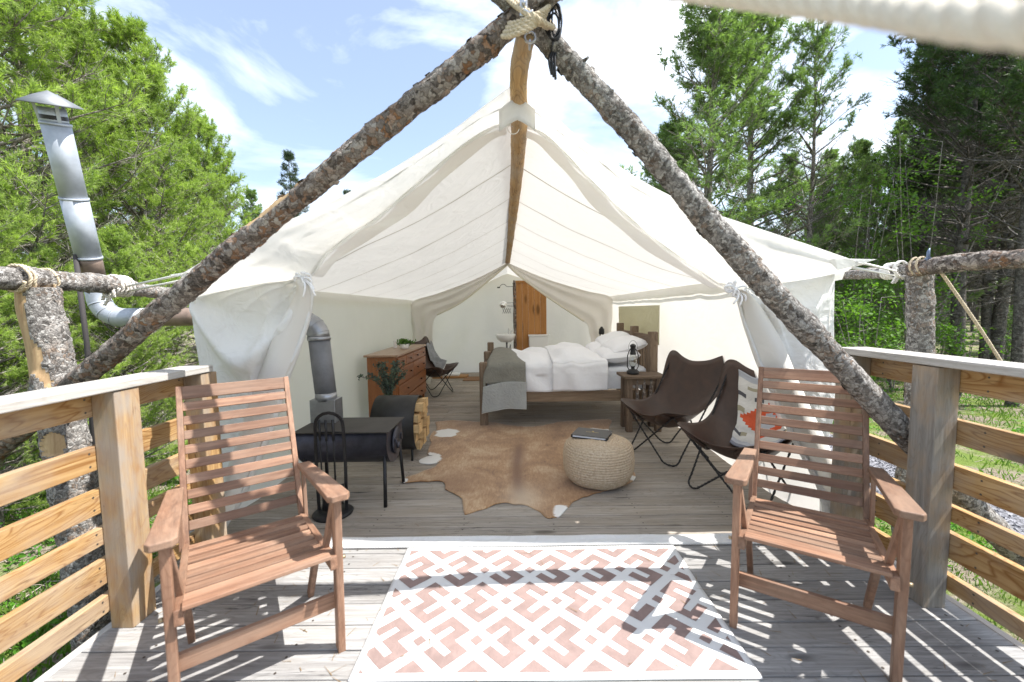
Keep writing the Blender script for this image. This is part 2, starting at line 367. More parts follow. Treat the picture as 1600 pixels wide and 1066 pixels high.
def rope_mb(pts, r, strands=3, pitch=None, n=None, sr=None, mb=None, seg=6):
    mb = mb or MB(); P = [Vector(q) for q in pts]
    L = sum((P[i+1]-P[i]).length for i in range(len(P)-1)); pitch = pitch or r*7; n = n or max(12, int(L/(pitch/8)))
    c = path(P, n); ref = None; fr = []
    for i, q in enumerate(c):
        t = (c[min(i+1, n)]-c[max(i-1, 0)]).normalized()
        if ref is None:
            ref = t.cross(Vector((0, 0, 1)))
            if ref.length < .2: ref = t.cross(Vector((0, 1, 0)))
        ref = (ref-t*ref.dot(t)).normalized(); fr.append((q, ref.copy(), t.cross(ref)))
    for k in range(strands):
        pp = []; s = 0
        for i, (q, a, b) in enumerate(fr):
            if i: s += (q-fr[i-1][0]).length
            ang = 2*pi*(k/strands+s/pitch); pp.append(q+(a*math.cos(ang)+b*math.sin(ang))*r*.5)
        mb.tube(pp, sr or r*.56, seg)
    return mb
def loops_round(center, axis, r, turns, spread, rr, mb=None, jit=.004, seed=1):
    """rope wound round a log"""
    rnd = random.Random(seed); ax = Vector(axis).normalized(); a = ax.cross(Vector((.3, .2, 1))).normalized(); b = ax.cross(a)
    pts = []
    for i in range(int(turns*20)+1):
        t = i/20; an = 2*pi*t
        pts.append(Vector(center)+ax*(spread*(t/turns-.5)+rnd.uniform(-jit, jit))+(a*math.cos(an)+b*math.sin(an))*(r+rr*.7+rnd.uniform(-jit, jit)*.3))
    return rope_mb(pts, rr, 3, n=len(pts)*3, mb=mb)

# ================================================================== THE SETTING
GZ = -.9
def ground_h(x, y):
    h = GZ + .12*noise.noise(Vector((x*.25, y*.25, 1.7))) + .03*noise.noise(Vector((x*1.4, y*1.4, 4)))
    d = max(abs(x)-14, abs(y-8)-16, 0)
    return h + min(d*.02, 1.2)
def build_ground():
    xs = np.concatenate([np.linspace(-300, -16, 14)[:-1], np.arange(-16, 16.01, .25), np.linspace(16, 300, 14)[1:]])
    ys = np.concatenate([np.linspace(-60, -2, 6)[:-1], np.arange(-2, 24.01, .25), np.linspace(24, 400, 14)[1:]])
    V = np.array([(x, y, ground_h(x, y)) for y in ys for x in xs]); nx = len(xs)
    Fc = np.array([(j*nx+i, j*nx+i+1, (j+1)*nx+i+1, (j+1)*nx+i) for j in range(len(ys)-1) for i in range(nx-1)])
    m, n, l, b = newmat('forest floor')
    v = coords(n, l, (1, 1, 1), rand=False)
    g = noise_n(n, l, v, 1.3, 6, .65); f = noise_n(n, l, v, 45, 5, .75)
    c1 = ramp(n, [(.35, (.09, .13, .028)), (.6, (.16, .22, .05))]); l.new(f, c1.inputs['Fac'])
    c2 = ramp(n, [(.3, (.10, .075, .05)), (.5, (.24, .20, .15)), (.7, (.38, .34, .28))]); l.new(f, c2.inputs['Fac'])
    gr_ = ramp(n, [(.44, (0, 0, 0)), (.56, (1, 1, 1))]); l.new(g, gr_.inputs['Fac'])
    l.new(mixc(n, l, gr_.outputs['Color'], c1.outputs['Color'], c2.outputs['Color']), b.inputs['Base Color'])
    b.inputs['Roughness'].default_value = .95; b.inputs['Specular IOR Level'].default_value = .1
    bump(n, l, b, f, .8, .04)
    o = bpy.data.objects.new('ground', fastmesh('ground', V, Fc, m, smooth=True)); COL.objects.link(o); tag(o, kind='structure')
    # gravel lane on the right
    edge_n = [(2.9, 8.4), (4.0, 5.6), (4.55, 4.75), (4.9, 3.7), (5.4, 1.5), (6, -2)]
    edge_f = [(5.2, 9.4), (5.75, 7.4), (6.0, 6.3), (6.6, 4.8), (7.2, 2.0), (8, -2)]
    mb = MB()
    def fn(u, w):
        a = curve([(x, y, 0) for x, y in edge_n], w); c_ = curve([(x, y, 0) for x, y in edge_f], w); q = a.lerp(c_, u)
        q.x += .12*noise.noise(Vector((q.x*2, q.y*2, 0)))*(1 if u in (0, 1) else 0)
        return (q.x, q.y, ground_h(q.x, q.y)+.03*math.sin(pi*u)+.012)
    mb.grid(fn, 14, 60)
    gm, n, l, b = newmat('crushed gravel')
    v = coords(n, l, (1, 1, 1), rand=False)
    vo = n.new('ShaderNodeTexVoronoi'); vo.inputs['Scale'].default_value = 38; l.new(v, vo.inputs['Vector'])
    sc = n.new('ShaderNodeSeparateColor'); l.new(vo.outputs['Color'], sc.inputs[0])
    c = ramp(n, [(0, (.07, .07, .078)), (.5, (.16, .16, .175)), (1, (.28, .28, .30))]); l.new(sc.outputs[0], c.inputs['Fac']); l.new(c.outputs['Color'], b.inputs['Base Color'])
    b.inputs['Roughness'].default_value = .95; bump(n, l, b, vo.outputs['Distance'], .8, .02)
    p_ = mb.build('gravel_path', gm); tag(p_, kind='structure')
    # loose stones
    rn = np.random.default_rng(3); nst = 5000
    us = rn.random(nst); ws = rn.random(nst)
    V = []; Fc = []
    base = np.array([(1, 0, 0), (0, 1, 0), (-1, 0, 0), (0, -1, 0), (0, 0, 1), (0, 0, -1)], float)
    fb = np.array([(0, 1, 4), (1, 2, 4), (2, 3, 4), (3, 0, 4), (1, 0, 5), (2, 1, 5), (3, 2, 5), (0, 3, 5)])
    for i in range(nst):
        q = fn(us[i], ws[i]); s = rn.uniform(.008, .024); V.append(base*s*rn.uniform(.6, 1.2, 3)+np.array(q)); Fc.append(fb+6*i)
    o = bpy.data.objects.new('gravel', fastmesh('gravel', np.concatenate(V), np.concatenate(Fc), gm)); COL.objects.link(o); tag(o, 'loose grey stones covering the lane beyond the right railing', kind='stuff')
build_ground()

def build_grass():
    rn = np.random.default_rng(11)
    def patch(n, xr, yr, hh, seedoff, thr):
        x = rn.uniform(*xr, n); y = rn.uniform(*yr, n)
        k = np.array([noise.noise(Vector((a*.9+seedoff, b*.9, 0)))+.5*noise.noise(Vector((a*3.1, b*3.1, 5))) for a, b in zip(x, y)]) > thr
        return x[k], y[k], hh
    X = []; Y = []; Hh = []
    for n, xr, yr, hh, so, th in ((38000, (-7, -2.1), (-.3, 7), .085, 0, -.02), (16000, (2.3, 4.9), (-.3, 6), .055, 3, -.15), (16000, (2.3, 14), (4.5, 13), .10, 3, -.1), (9000, (-14, -6), (1, 12), .16, 0, -.1)):
        a, b, h = patch(n, xr, yr, hh, so, th); X.append(a); Y.append(b); Hh.append(np.full(len(a), h))
    X = np.concatenate(X); Y = np.concatenate(Y); Hh = np.concatenate(Hh)
    keep = ~((X > 2.9) & (X < 7) & (Y < 9) & (np.array([in_lane(a, b) for a, b in zip(X, Y)])))
    X, Y, Hh = X[keep], Y[keep], Hh[keep]; n = len(X)
    Z = np.array([ground_h(a, b) for a, b in zip(X, Y)])-.005
    an = rn.uniform(0, 2*pi, n); w = Hh*rn.uniform(.05, .10, n); h = Hh*rn.uniform(.4, 1.4, n); le = rn.uniform(.1, .8, n)*h; la = rn.uniform(0, 2*pi, n)
    V = np.zeros((n, 4, 3)); dx, dy = np.cos(an)*w, np.sin(an)*w
    V[:, 0] = np.stack([X-dx, Y-dy, Z], 1); V[:, 1] = np.stack([X+dx, Y+dy, Z], 1)
    V[:, 2] = np.stack([X+dx*.8+np.cos(la)*le*.4, Y+dy*.8+np.sin(la)*le*.4, Z+h*.6], 1)
    V[:, 3] = np.stack([X+np.cos(la)*le, Y+np.sin(la)*le, Z+h], 1)
    Fc = (np.arange(n)[:, None, None]*4+np.array([[0, 1, 2], [0, 2, 3]])[None]).reshape(-1, 3)
    o = bpy.data.objects.new('grass', fastmesh('grass', V.reshape(-1, 3), Fc, leafmat('grass blades', (.10, .19, .04), .35))); COL.objects.link(o)
    tag(o, 'bright green grass tufts growing around the deck', kind='stuff')
    # broad leaf weeds / ground cover
    n = 26000
    x = np.concatenate([rn.uniform(-6.5, -2.1, n//3), rn.uniform(2.3, 5.0, n//6), rn.uniform(5.5, 16, n//2)]); y = np.concatenate([rn.uniform(-.3, 6, n//3), rn.uniform(-.3, 6.5, n//6), rn.uniform(4.5, 17, n//2)])
    k = np.array([noise.noise(Vector((a*.8+9, b*.8, 2)))+.4*noise.noise(Vector((a*3.7, b*3.7, 8))) > -.05 and not in_lane(a, b) for a, b in zip(x, y)]); x = x[k]; y = y[k]; n = len(x)
    z = np.array([ground_h(a, b) for a, b in zip(x, y)])
    leafcloud('ground_cover', np.stack([x, y, z+rn.uniform(.01, .16, n)*np.clip((x-3)*.3, .5, 1.6)], 1), rn.uniform(.018, .045, n), leafmat('weed leaves', (.075, .22, .025), .4), rn, .5, 'low leafy weeds and sprouts on the forest floor')
    # twigs and dead litter
    mb = MB(); rnd = random.Random(5)
    for _ in range(2600):
        if rnd.random() < .6: a, b = rnd.uniform(-6.5, -2.1), rnd.uniform(-.2, 6.5)
        else: a, b = rnd.uniform(2.3, 14), rnd.uniform(.5, 14)
        if in_lane(a, b): continue
        s = rnd.uniform(.04, .22); t = rnd.uniform(0, 2*pi); z = ground_h(a, b)
        p0 = Vector((a, b, z+.01)); p1 = p0+Vector((math.cos(t)*s, math.sin(t)*s, rnd.uniform(0, .04))); p2 = p1+Vector((math.cos(t+.5)*s*.6, math.sin(t+.5)*s*.6, rnd.uniform(-.01, .03)))
        mb.tube([p0, p1, p2], [.005, .004, .002], 3, cap=False)
    o = mb.build('litter', simple('dead twigs', (.34, .29, .24), .9, 0, 20, .4)); tag(o, 'fallen grey twigs scattered over the ground', kind='stuff')
def in_lane(x, y):
    n_ = [(2.9, 8.4), (4.0, 5.6), (4.55, 4.75), (4.9, 3.7), (5.4, 1.5), (6, -2)]; f_ = [(5.2, 9.4), (5.75, 7.4), (6.0, 6.3), (6.6, 4.8), (7.2, 2.0), (8, -2)]
    xn = np.interp(y, [q[1] for q in n_[::-1]], [q[0] for q in n_[::-1]]); xf = np.interp(y, [q[1] for q in f_[::-1]], [q[0] for q in f_[::-1]])
    return xn-.05 < x < xf+.05 and y < 9
def leafcloud(name, P_, size, mat, rn, flat, label, parent=None, kind='stuff', up=None):
    n = len(P_); nrm = rn.normal(size=(n, 3)); nrm[:, 2] = np.abs(nrm[:, 2])+flat; nrm /= np.linalg.norm(nrm, axis=1)[:, None]
    a = np.cross(nrm, rn.normal(size=(n, 3))); a /= np.linalg.norm(a, axis=1)[:, None]; b = np.cross(nrm, a)
    s = np.asarray(size)[:, None]
    V = np.stack([P_-a*s, P_+b*s*.55-a*s*.1+nrm*s*.15, P_+a*s, P_-b*s*.55-a*s*.1+nrm*s*.15], 1)
    Fc = (np.arange(n)[:, None, None]*4+np.array([[0, 1, 2], [0, 2, 3]])[None]).reshape(-1, 3)
    o = bpy.data.objects.new(name, fastmesh(name, V.reshape(-1, 3), Fc, mat)); COL.objects.link(o)
    if parent: o.parent = parent
    else: tag(o, label, kind=kind)
    return o
build_grass()

# ------------------------------------------------------------------ deck: every board a part
DX0, DX1 = -1.93, 2.14
def build_deck():
    deck = thing('deck', None, None, (0, 0, 0)); deck['kind'] = 'structure'
    rnd = random.Random(4); y = -.9; m = deckwood(); m_in = wood('floor wood indoors', (.44, .40, .35), (.22, .195, .165), 'x', 60, rings=.30, ringcol=(.13, .10, .075), rough=.75, knots=.9, stain=.5, staincol=(.30, .25, .19), var=.16, stretch=.04, cracks=.9); nails = MB()
    while y < 9.9:
        w = .1385; x0, x1 = (DX0+.028, DX1-.028) if y < 2.47 else (-2.25, 2.25)
        cuts = [x0]
        if rnd.random() < .45: cuts.append(rnd.choice([-.98, -.37, .24, .85, 1.2])+.0)
        cuts.append(x1)
        for a, b in zip(cuts[:-1], cuts[1:]):
            mb = MB(); dz = rnd.uniform(-.0016, .0016); n = 10
            vs = []; yy = y+rnd.uniform(-.0008, .0008)
            for i in range(n+1):
                x = a+.0015+(b-a-.003)*i/n; wob = .0012*noise.noise(Vector((x*2, yy*9, 3))); cup = .0015*noise.noise(Vector((x, yy*5, 9)))
                for (p, q) in ((0, -.034), (w, -.034), (w, 0), (w*.5, -.0008), (0, 0)): vs.append((x, yy+p+wob, q+dz+cup))
            fs = []
            for i in range(n):
                for k in range(5): fs.append((i*5+k, i*5+(k+1) % 5, (i+1)*5+(k+1) % 5, (i+1)*5+k))
            fs += [(4, 3, 2, 1, 0), tuple(n*5+k for k in range(5))]
            mb.add(vs, [f[::-1] for f in fs])
            mb.build('board', m if y < 2.5 else m_in, deck, bevel=.0035 if y < 4.5 else 0)
        for jx in (-1.6, -.98, -.37, .24, .85, 1.46, 2.0):
            for yy in (y+.03, y+.108):
                c = (jx+rnd.uniform(-.008, .008), yy+rnd.uniform(-.004, .004), .0022)
                nails.add([(c[0]+.0058*math.cos(t*pi/3), c[1]+.0058*math.sin(t*pi/3), c[2]) for t in range(6)], [tuple(range(6))])
        y += .1435
    nails.build('nail_heads', simple('rusty nail', (.06, .045, .035), .6, .4), deck, kind='stuff')
    for x in (DX0, DX1): MB().box((x+(.012 if x < 0 else -.012), .85, -.075), (.024*1.6, 3.3, .155)).build('rim_board', capwood(), deck, bevel=.003)
    js = MB()
    for x in np.arange(-1.6, 2.1, .61): MB().box((x, 4.5, -.13), (.04, 10.8, .18)).build('joist', dark_rustic('y'), deck)
    for x in (-1.8, .1, 2.0):
        for y in (-.6, 1.2, 3.2, 6, 9): MB().box((x, y, -.58), (.14, .14, .72)).build('support_post', dark_rustic('z'), deck)
build_deck()

# ------------------------------------------------------------------ railings
def rail(name, label, xi, side, ztop, y1, posts, slats):
    t = thing(name, label, 'railing', (xi, posts[0], 0))
    pw, pd = .105, .125
    xo = xi+side*pw
    for py in posts:
        MB().box((xi+side*pw/2, py+pd/2, (ztop-.045)/2+.001), (pw, pd, ztop-.045)).build('post', postwood() if side < 0 else postgrey(), t, bevel=.004, world=True)
    MB().box((xi+side*(.075), (y1-1.4)/2, ztop-.02), (.165, y1+1.4, .038)).build('cap_board', capwood(), t, bevel=.005, world=True)
    for i, (z0, z1) in enumerate(slats):
        mb = MB(); n = 14; vs = []
        for k in range(n+1):
            y = -1.4+(y1+1.35)*k/n; d = .004*noise.noise(Vector((i*3.1, y*1.5, 2)))
            for (a, b) in ((.002, z0), (.036, z0), (.036, z1), (.002, z1)): vs.append((xo+side*a, y, b+d))
        fs = [(j*4+k, j*4+(k+1) % 4, (j+1)*4+(k+1) % 4, (j+1)*4+k) for j in range(n) for k in range(4)]+[(3, 2, 1, 0), (n*4, n*4+1, n*4+2, n*4+3)]
        if side > 0: fs = [f[::-1] for f in fs]
        mb.add(vs, fs).build('slat', railwood('y'), t, bevel=.003, world=True)
    return t
rail('deck_railing', 'golden wooden deck railing on the left, grey cap board sloping to the tent corner', -1.79, -1, 1.155, 2.42, (1.815, 2.33, -.9),
     [(1.00, 1.108), (.755, .865), (.555, .665), (.405, .485), (.22, .335), (.085, .165)])
rail('deck_railing', 'wooden deck railing on the right, between the armchair and the gravel lane', 1.935, 1, 1.205, 2.48, (1.90, 2.38, -.9),
     [(1.045, 1.158), (.80, .915), (.585, .70), (.425, .50), (.245, .37), (.09, .165)])

# ------------------------------------------------------------------ tent
TW = -2.05; TE = 2.00
def ridge(y): return Vector((.035-.028*(y-2.5), y, 2.70-.052*(y-2.5)))
def eave(side, y): return Vector(((TW-.06 if side < 0 else TE+.07-.015*(y-2.5)), y, 1.665 if side < 0 else 1.70))
tent = thing('canvas_tent', 'large white canvas wall tent with its front flaps tied back open on the deck', 'tent', (0, 2.6, 0))
def nz3(x, y, z, s, o=0): return noise.noise(Vector((x*s+o, y*s, z*s)))
def build_tent():
    rm = canvas_roof(); fm = canvas_fly(); wm = canvas_wall(); frm = canvas_front()
    YF, YR = 2.62, 10.0
    for side in (-1, 1):
        def roof(u, v, lift=0., side=side):
            y = YF+(YR-YF)*v; a = ridge(y); b = eave(side, y); q = a.lerp(b, u)
            seam = abs(((y-YF)/.86+.5) % 1-.5)*2   # 0 at a seam
            sag = (.075+.06*math.exp(-(y-YF)*1.4))*math.sin(pi*u)**.9
            sag += .018*(1-seam)**2*math.sin(pi*u)*0 + .012*seam**1.5*math.sin(pi*min(1, u*1.02))
            w = nz3(q.x, y*.8, q.z, 1.6, side*5)*.022+nz3(q.x*1.0, y*1.6, q.z, 4.2, side*9)*.008
            w += .010*math.sin((y*2.2+u*9+2*nz3(q.x, y, 0, 1.2))*2.1)*(u**1.5)*(1 if side < 0 else .5)
            return (q.x, q.y, q.z-sag+w*math.sin(pi*min(1, .06+u*.94))+lift)
        mb = MB().grid(lambda u, v: roof(u, v), 56, 150)
        mb.build('roof_panel', rm, tent, world=True)
        # raised seams running ridge to eave
        for k in range(1, 9):
            v = k*.86/(YR-YF)
            if v > .99: continue
            mb = MB(); mb.grid(lambda a, b, v=v: tuple(Vector(roof(.005+.985*a, v+(b-.5)*.011/ (YR-YF)*1.6))+Vector((0, 0, -.0035))), 40, 1)
            mb.build('seam', cloth('seam thread', (.60, .57, .50), .1), tent, world=True)
        # single layer overhang in front: from the roof's front edge back to the opening edge
        if side < 0:
            S_ = [(800, 133), (760, 163), (700, 209), (620, 260), (560, 293), (500, 324), (430, 353), (360, 386), (283, 429)]
            O_ = [(800, 191), (770, 197), (722, 226), (672, 268), (628, 306), (588, 340), (548, 366), (508, 398), (480, 434)]
        else:
            S_ = [(818, 133), (868, 183), (905, 216), (950, 248), (1000, 281), (1060, 312), (1110, 332), (1200, 362), (1345, 411)]
            O_ = [(800, 191), (838, 201), (872, 226), (902, 258), (938, 295), (980, 336), (1030, 378), (1085, 417), (1138, 451)]
        Sp = [at(u, v, 2.33) for u, v in S_]; Op = [at(u, v, 2.62) for u, v in O_]
        # last stretch: opening edge carries on along the wall top to the tent corner
        if side < 0: Ow = Op+[at(420, 442, 2.63), at(350, 455, 2.64), at(296, 470, 2.66)]; Sw = Sp[:7]+[at(395, 370, 2.33), at(360, 386, 2.33), at(320, 407, 2.33), Vector(Sp[8]), Vector(Sp[8])]
        else: Ow = Op+[at(1190, 446, 2.63), at(1250, 438, 2.64), at(1304, 428, 2.66)]; Sw = Sp[:7]+[at(1155, 347, 2.33), at(1200, 362, 2.33), at(1270, 385, 2.33), Vector(Sp[8]), Vector(Sp[8])]
        def fly(u, v):
            a = curve(Sw, u); b = curve(Ow, u); q = a.lerp(b, v)
            f = math.sin(pi*v)
            cz = lambda ph, w: max(0, 1-abs(((v*w+ph) % 1)-.5)*5)**1.6
            q.y += (-.035 + .03*cz(.35*u+.1, 1.0)-.028*cz(.6-.5*u, 1.3)*(1 if u > .12 else 0)+.012*cz(u*1.7, 3.1) + .016*nz3(u*9, v*2.2, side, 1.0))*f
            q.z += .012*nz3(u*10, v*2, 3+side, 1.)*f
            return tuple(q)
        MB().grid(fly, 130, 22).build('gable_overhang', fm, tent, world=True, solid=.003)
        # rolled hem under the opening edge
        hem = [Vector(p)+Vector((0, .01, -.006)) for p in path(Op, 60)]
        MB().tube(hem, [.013+.004*math.sin(i*.7) for i in range(61)], 8).build('rolled_hem', fm, tent, world=True)
        # second fold of cloth hanging behind the edge
        def lip(u, v):
            q = curve(Op, .05+.93*u)+Vector((0, .03+.10*v, 0)); c_ = Vector((0, 2.7, 1.2)); d = (c_-q); d.y = 0; d.normalize()
            q += d*(.012+.045*v*math.sin(pi*u)**.5*(1+.25*nz3(u*3, 0, side*4, 1)))
            q.y += .02*math.sin(u*23+v*3); return tuple(q)
        MB().grid(lip, 80, 8).build('inner_flap', wm, tent, world=True)
        # the roof sheet from the front edge outward corner: guy corner reinforcement
        # side wall
        X_ = TW if side < 0 else TE
        def wall(u, v):
            y = 2.66+(YR-2.66)*u; z = (1.675 if side < 0 else 1.705)*(1-v)+.0
            x = X_+side*(.0+.05*(1-v)*0)+side*(.02*math.sin(y*3.1+nz3(y, z, 0, 1)*3)*v + .012*nz3(y, z*.6, side, 3))
            if side > 0: x -= .015*(y-2.66)
            return (x, y, z)
        MB().grid(wall, 150, 24).build('side_wall', wm, tent, world=True)
        # eave edge: drop between roof and wall
        MB().grid(lambda u, v: (lambda e: (e.x+side*(.01-.03*v), e.y, e.z-.09*v+.004*math.sin(e.y*20)))(eave(side, 2.63+7.3*u)), 80, 3).build('eave_valance', fm, tent, world=True)
        # front wall panel, drawn back and tied
        if side < 0:
            outer = [at(294, 470, 2.66), at(302, 510, 2.66), at(316, 600, 2.66), (-2.03, 2.67, .55), (-2.02, 2.66, .02)]
            inner = [at(481, 436, 2.62), at(491, 455, 2.63), at(486, 500, 2.64), at(470, 548, 2.64), at(449, 600, 2.63), at(418, 690, 2.62), at(378, 780, 2.6), at(340, 842, 2.56)]
        else:
            outer = [at(1306, 430, 2.66), at(1305, 520, 2.66), at(1303, 640, 2.66), (1.985, 2.66, .4), (1.99, 2.66, .02)]
            inner = [at(1140, 452, 2.62), at(1151, 466, 2.63), at(1164, 514, 2.64), at(1184, 572, 2.64), at(1210, 624, 2.63), at(1242, 690, 2.62), at(1282, 760, 2.6), at(1318, 825, 2.56)]
        top = Ow[8:][::-1]
        def panel(u, v):
            a = curve(outer, v); b = curve(inner, v); q = a.lerp(b, u)
            if v < .5:
                tq = curve(top, u); base = curve(outer, 0).lerp(curve(inner, 0), u); q += (tq-base)*(1-smoothstep(0, .5, v))
            f = math.sin(pi*min(1, v*1.0))**.5
            # folds gathered towards the tie
            g = smoothstep(.30, 1, u)
            amp = (.045*g+.006)*min(1, .25+v*1.6)
            q.y += -amp*math.sin(2*pi*(3.4*u**2.2+.25*v+.12*nz3(u*2, v*2, side, 1)))
            q.x += side*-.012*g*math.sin(2*pi*4.2*u**2+1+v*2)*f
            # swag hanging between corner and tie
            if side < 0: vs_ = .10+1.35*u*(1-u)
            else: vs_ = .06+.55*u*(1-u)
            q.y += (-.10 if side < 0 else -.05)*math.exp(-((v-vs_)/(.07 if side < 0 else .05))**2)*math.sin(pi*u)**.5
            q.y += .04*math.exp(-((v-vs_+.16)/.10)**2)*math.sin(pi*u)**.5
            q.y += .02*nz3(u*2.5, v*2.5, side*3, 1.)*f+.006*nz3(u*9, v*7, side*3, 1.)*f
            rr2 = math.hypot((1-u)*1.1, v*1.6); an2 = math.atan2(v*1.6, (1-u)*1.1+1e-4)
            q.y += -.016*max(0, 1-abs(((an2*3.2+.15*math.sin(rr2*5)) % 1)-.5)*4)**1.5*smoothstep(.0, .12, rr2)*(1-smoothstep(.45, 1.1, rr2))
            return tuple(q)
        MB().grid(panel, 110, 110).build('door_flap', frm, tent, world=True, solid=.002)
        # lining side of the turned back edge
        def turn(u, v):
            b = curve(inner, v); w = (.03+.20*math.sin(pi*min(1, v*.95))**.8)
            q = Vector(b)+Vector((-side*-w*u*side*0, 0, 0)); q.x += side*w*u*.9; q.y += -.035-.05*math.sin(pi*u)-.02*math.sin(v*14+u*3); q.z += -.02*u
            return tuple(q)
        MB().grid(turn, 14, 70).build('turned_edge', wm, tent, world=True, solid=.002)
        # tie ribbons
        c = Vector(inner[0])+Vector((0, -.05, 0)); mb = MB(); rnd = random.Random(side+5)
        for k in range(7):
            a = rnd.uniform(0, 2*pi); rr = rnd.uniform(.035, .06)
            d1 = Vector((math.cos(a), -.3, math.sin(a)*.6))*rr
            lp = path([c, c+d1*.8+Vector((0, -.02, .015)), c+d1*1.25, c+d1*.7+Vector((0, .01, -.025)), c], 14)
            mb.tube(lp, .007, 5)
        for k in range(3):
            d = Vector((rnd.uniform(-.03, .09), -.01, -rnd.uniform(.06, .12)))
            mb.tube(path([c, c+d*.5+Vector((.02, -.02, 0)), c+d], 8), .0065, 5)
        mb.tube([Vector(inner[0])+Vector((0, -.03, -.02)), Vector(inner[0])+Vector((.01*side, -.02, .16))], .007, 6)
        mb.build('tie_ribbon', simple('white ribbon', (.85, .85, .87), .7), tent, world=True)
        # partition curtain at the back
        PY = 8.2
        if side < 0: inn = [at(793, 414, PY), at(767, 436, PY), at(722, 472, PY), at(683, 492, PY), at(676, 520, PY), at(678, 560, PY), at(672, 602, PY)]
        else: inn = [at(793, 414, PY), at(812, 432, PY), at(858, 466, PY), at(912, 502, PY), at(921, 522, PY), at(926, 550, PY), at(930, 600, PY)]
        e = eave(side, PY); rr_ = ridge(PY)
        out = [rr_-Vector((0, 0, .03)), rr_.lerp(e, .35)-Vector((0, 0, .10)), rr_.lerp(e, .7)-Vector((0, 0, .09)), e-Vector((side*.06, 0, .06)), e-Vector((side*.08, 0, .6)), e-Vector((side*.08, 0, 1.1)), Vector((e.x-side*.08, PY, .02))]
        def curt(u, v):
            a = curve(out, v); b = curve(inn, v); q = a.lerp(b, u)
            q.y += -.026*math.sin(2*pi*(2.2*u+v*1.3))*smoothstep(0, .4, v)*min(1, 3*(1-u)+.3)+.03*nz3(u*3, v*3, side, 1)
            return tuple(q)
        MB().grid(curt, 40, 90).build('partition_curtain', wm, tent, world=True, solid=.003)
        ep = path(inn[:4], 40); MB().tube([p+Vector((0, -.02, 0)) for p in ep], .016, 7).build('curtain_hem', cloth('curtain hem', (.72, .68, .55), .1), tent, world=True)
    # rear wall
    def rear(u, v):
        x = TW+(TE-.11-TW)*u; y = 9.75
        zt = 1.62+(2.30-1.62)*(1-abs(u-.48)/.52); z = zt*(1-v)
        return (x, y+.05*math.sin(x*7+nz3(x, z, 0, 1)*4)*v+.03*nz3(x, z*.5, 7, 2.), z)
    MB().grid(rear, 120, 30).build('rear_wall', wm, tent, world=True)
    # peak: reinforcement patch and dark vent slit
    pk = Vector(at(808, 175, 2.36))
    MB().grid(lambda u, v: ((pk.x-.10+.20*u), 2.345+.16*abs(u-.5)**1.5+.012*math.sin(v*3), pk.z+.055-.115*v+.012*math.sin(u*pi)-.05*abs(u-.5)), 8, 4).build('peak_patch', fm, tent, world=True, solid=.004)
    # window: khaki flap hanging outside-in on the right wall, framed
    wx = 1.90
    MB().grid(lambda u, v: (wx-.045-.015*(5.33+2.1*u-2.66)*0+.012*math.sin(u*26)*v-.0*u, 5.35+2.1*u, 1.49-.52*v+.015*math.sin(u*9)*v), 40, 10).build('window_flap', cloth('khaki flap', (.58, .56, .45), .5, (.78, .76, .60)), tent, world=True, solid=.002)
    # threshold: sod cloth lying along the front edge of the tent
    def sod(u, v):
        x = -2.1+4.12*u; a = v*pi; yb = 2.505
        return (x, yb+.05*(1-2*v)*-1+.006*nz3(x, v, 0, 3), .006+.024*math.sin(a)*(1+.4*nz3(x, 0, v, 4))+.004*math.sin(v*12))
    MB().grid(sod, 120, 12).build('threshold_strip', frm, tent, world=True)
    mb = rope_mb([(-2.1, 2.452, .011), (-.8, 2.449, .010), (.6, 2.455, .011), (2.0, 2.45, .011)], .009, 3, pitch=.05); mb.build('sill_rope', frm, tent, world=True)
    # guy lines from the eave corners to the side logs
    for side, tri, end in ((-1, (296, 426), at(196, 448, 3.0)), (1, (1338, 409), at(1400, 424, 3.2))):
        c = Vector(at(*tri, 2.33)); mb = MB()
        for o_ in (Vector((0, 0, 0)), Vector((0, .02, -.03))): mb.tube([c+o_, Vector(end)+o_], .0075, 5)
        mb.build('guy_line', simple('white cord', (.72, .70, .66), .8), tent, world=True)
        e2 = c+Vector((side*.12, .01, .012 if side > 0 else -.01))
        MB().add([c+Vector((-side*.12, 0, .02)), e2, c+Vector((-side*.1, 0, -.045)), c+Vector((-side*.14, .02, .01))], [(0, 1, 2), (0, 2, 3)]).build('corner_tab', fm, tent, world=True, solid=.004)
build_tent()
# stains of sun-lit tree shade fall on the right wall by the real trees outside

# ------------------------------------------------------------------ timber frame
BK = bark('bark warm', (.20, .17, .15), (.045, .038, .033), (.33, .16, .07), .8, 26, (.42, .38, .34)); BKG = bark('bark grey', (.24, .225, .21), (.06, .054, .048), (.30, .18, .10), .5, 34, (.50, .48, .45))
INNER = wood('debarked wood', (.50, .36, .20), (.30, .19, .10), 'z', 40, rings=.3, rough=.7, var=.05)
APX = Vector(at(828, 22, 1.82))
def frame_log(name, label, pts, r0, r1, mats, cat='log', **kw):
    o = log_mesh(pts, r0, r1, mats, **kw); c = Vector(pts[-1]); t = bpy.data.objects.new(name, o.mesh(name, mats)); COL.objects.link(t)
    return tag(t, label, cat)
a = Vector(at(280, 462, 2.18)); b = Vector(at(-2, 702, 2.42)); low = b+(b-a)*1.95
up = APX+(APX-a)*.30+Vector((0, -.10, 0))
frame_log('frame_log', 'bark covered log slanting from the peak lashing down across the left side of the tent', [up, APX+Vector((0, -.04, 0)), a.lerp(APX, .5)+Vector((.0, .0, .012)), a, b, low], .044, .060, [BK, INNER], seed=1, flakes=420, knots=7,
          bare=lambda t, an: ((t-.47)/.035)**2+((an-3.9)/(.75-3*(t-.44)))**2 < 1+.9*noise.noise(Vector((t*60, an*3, 1))))
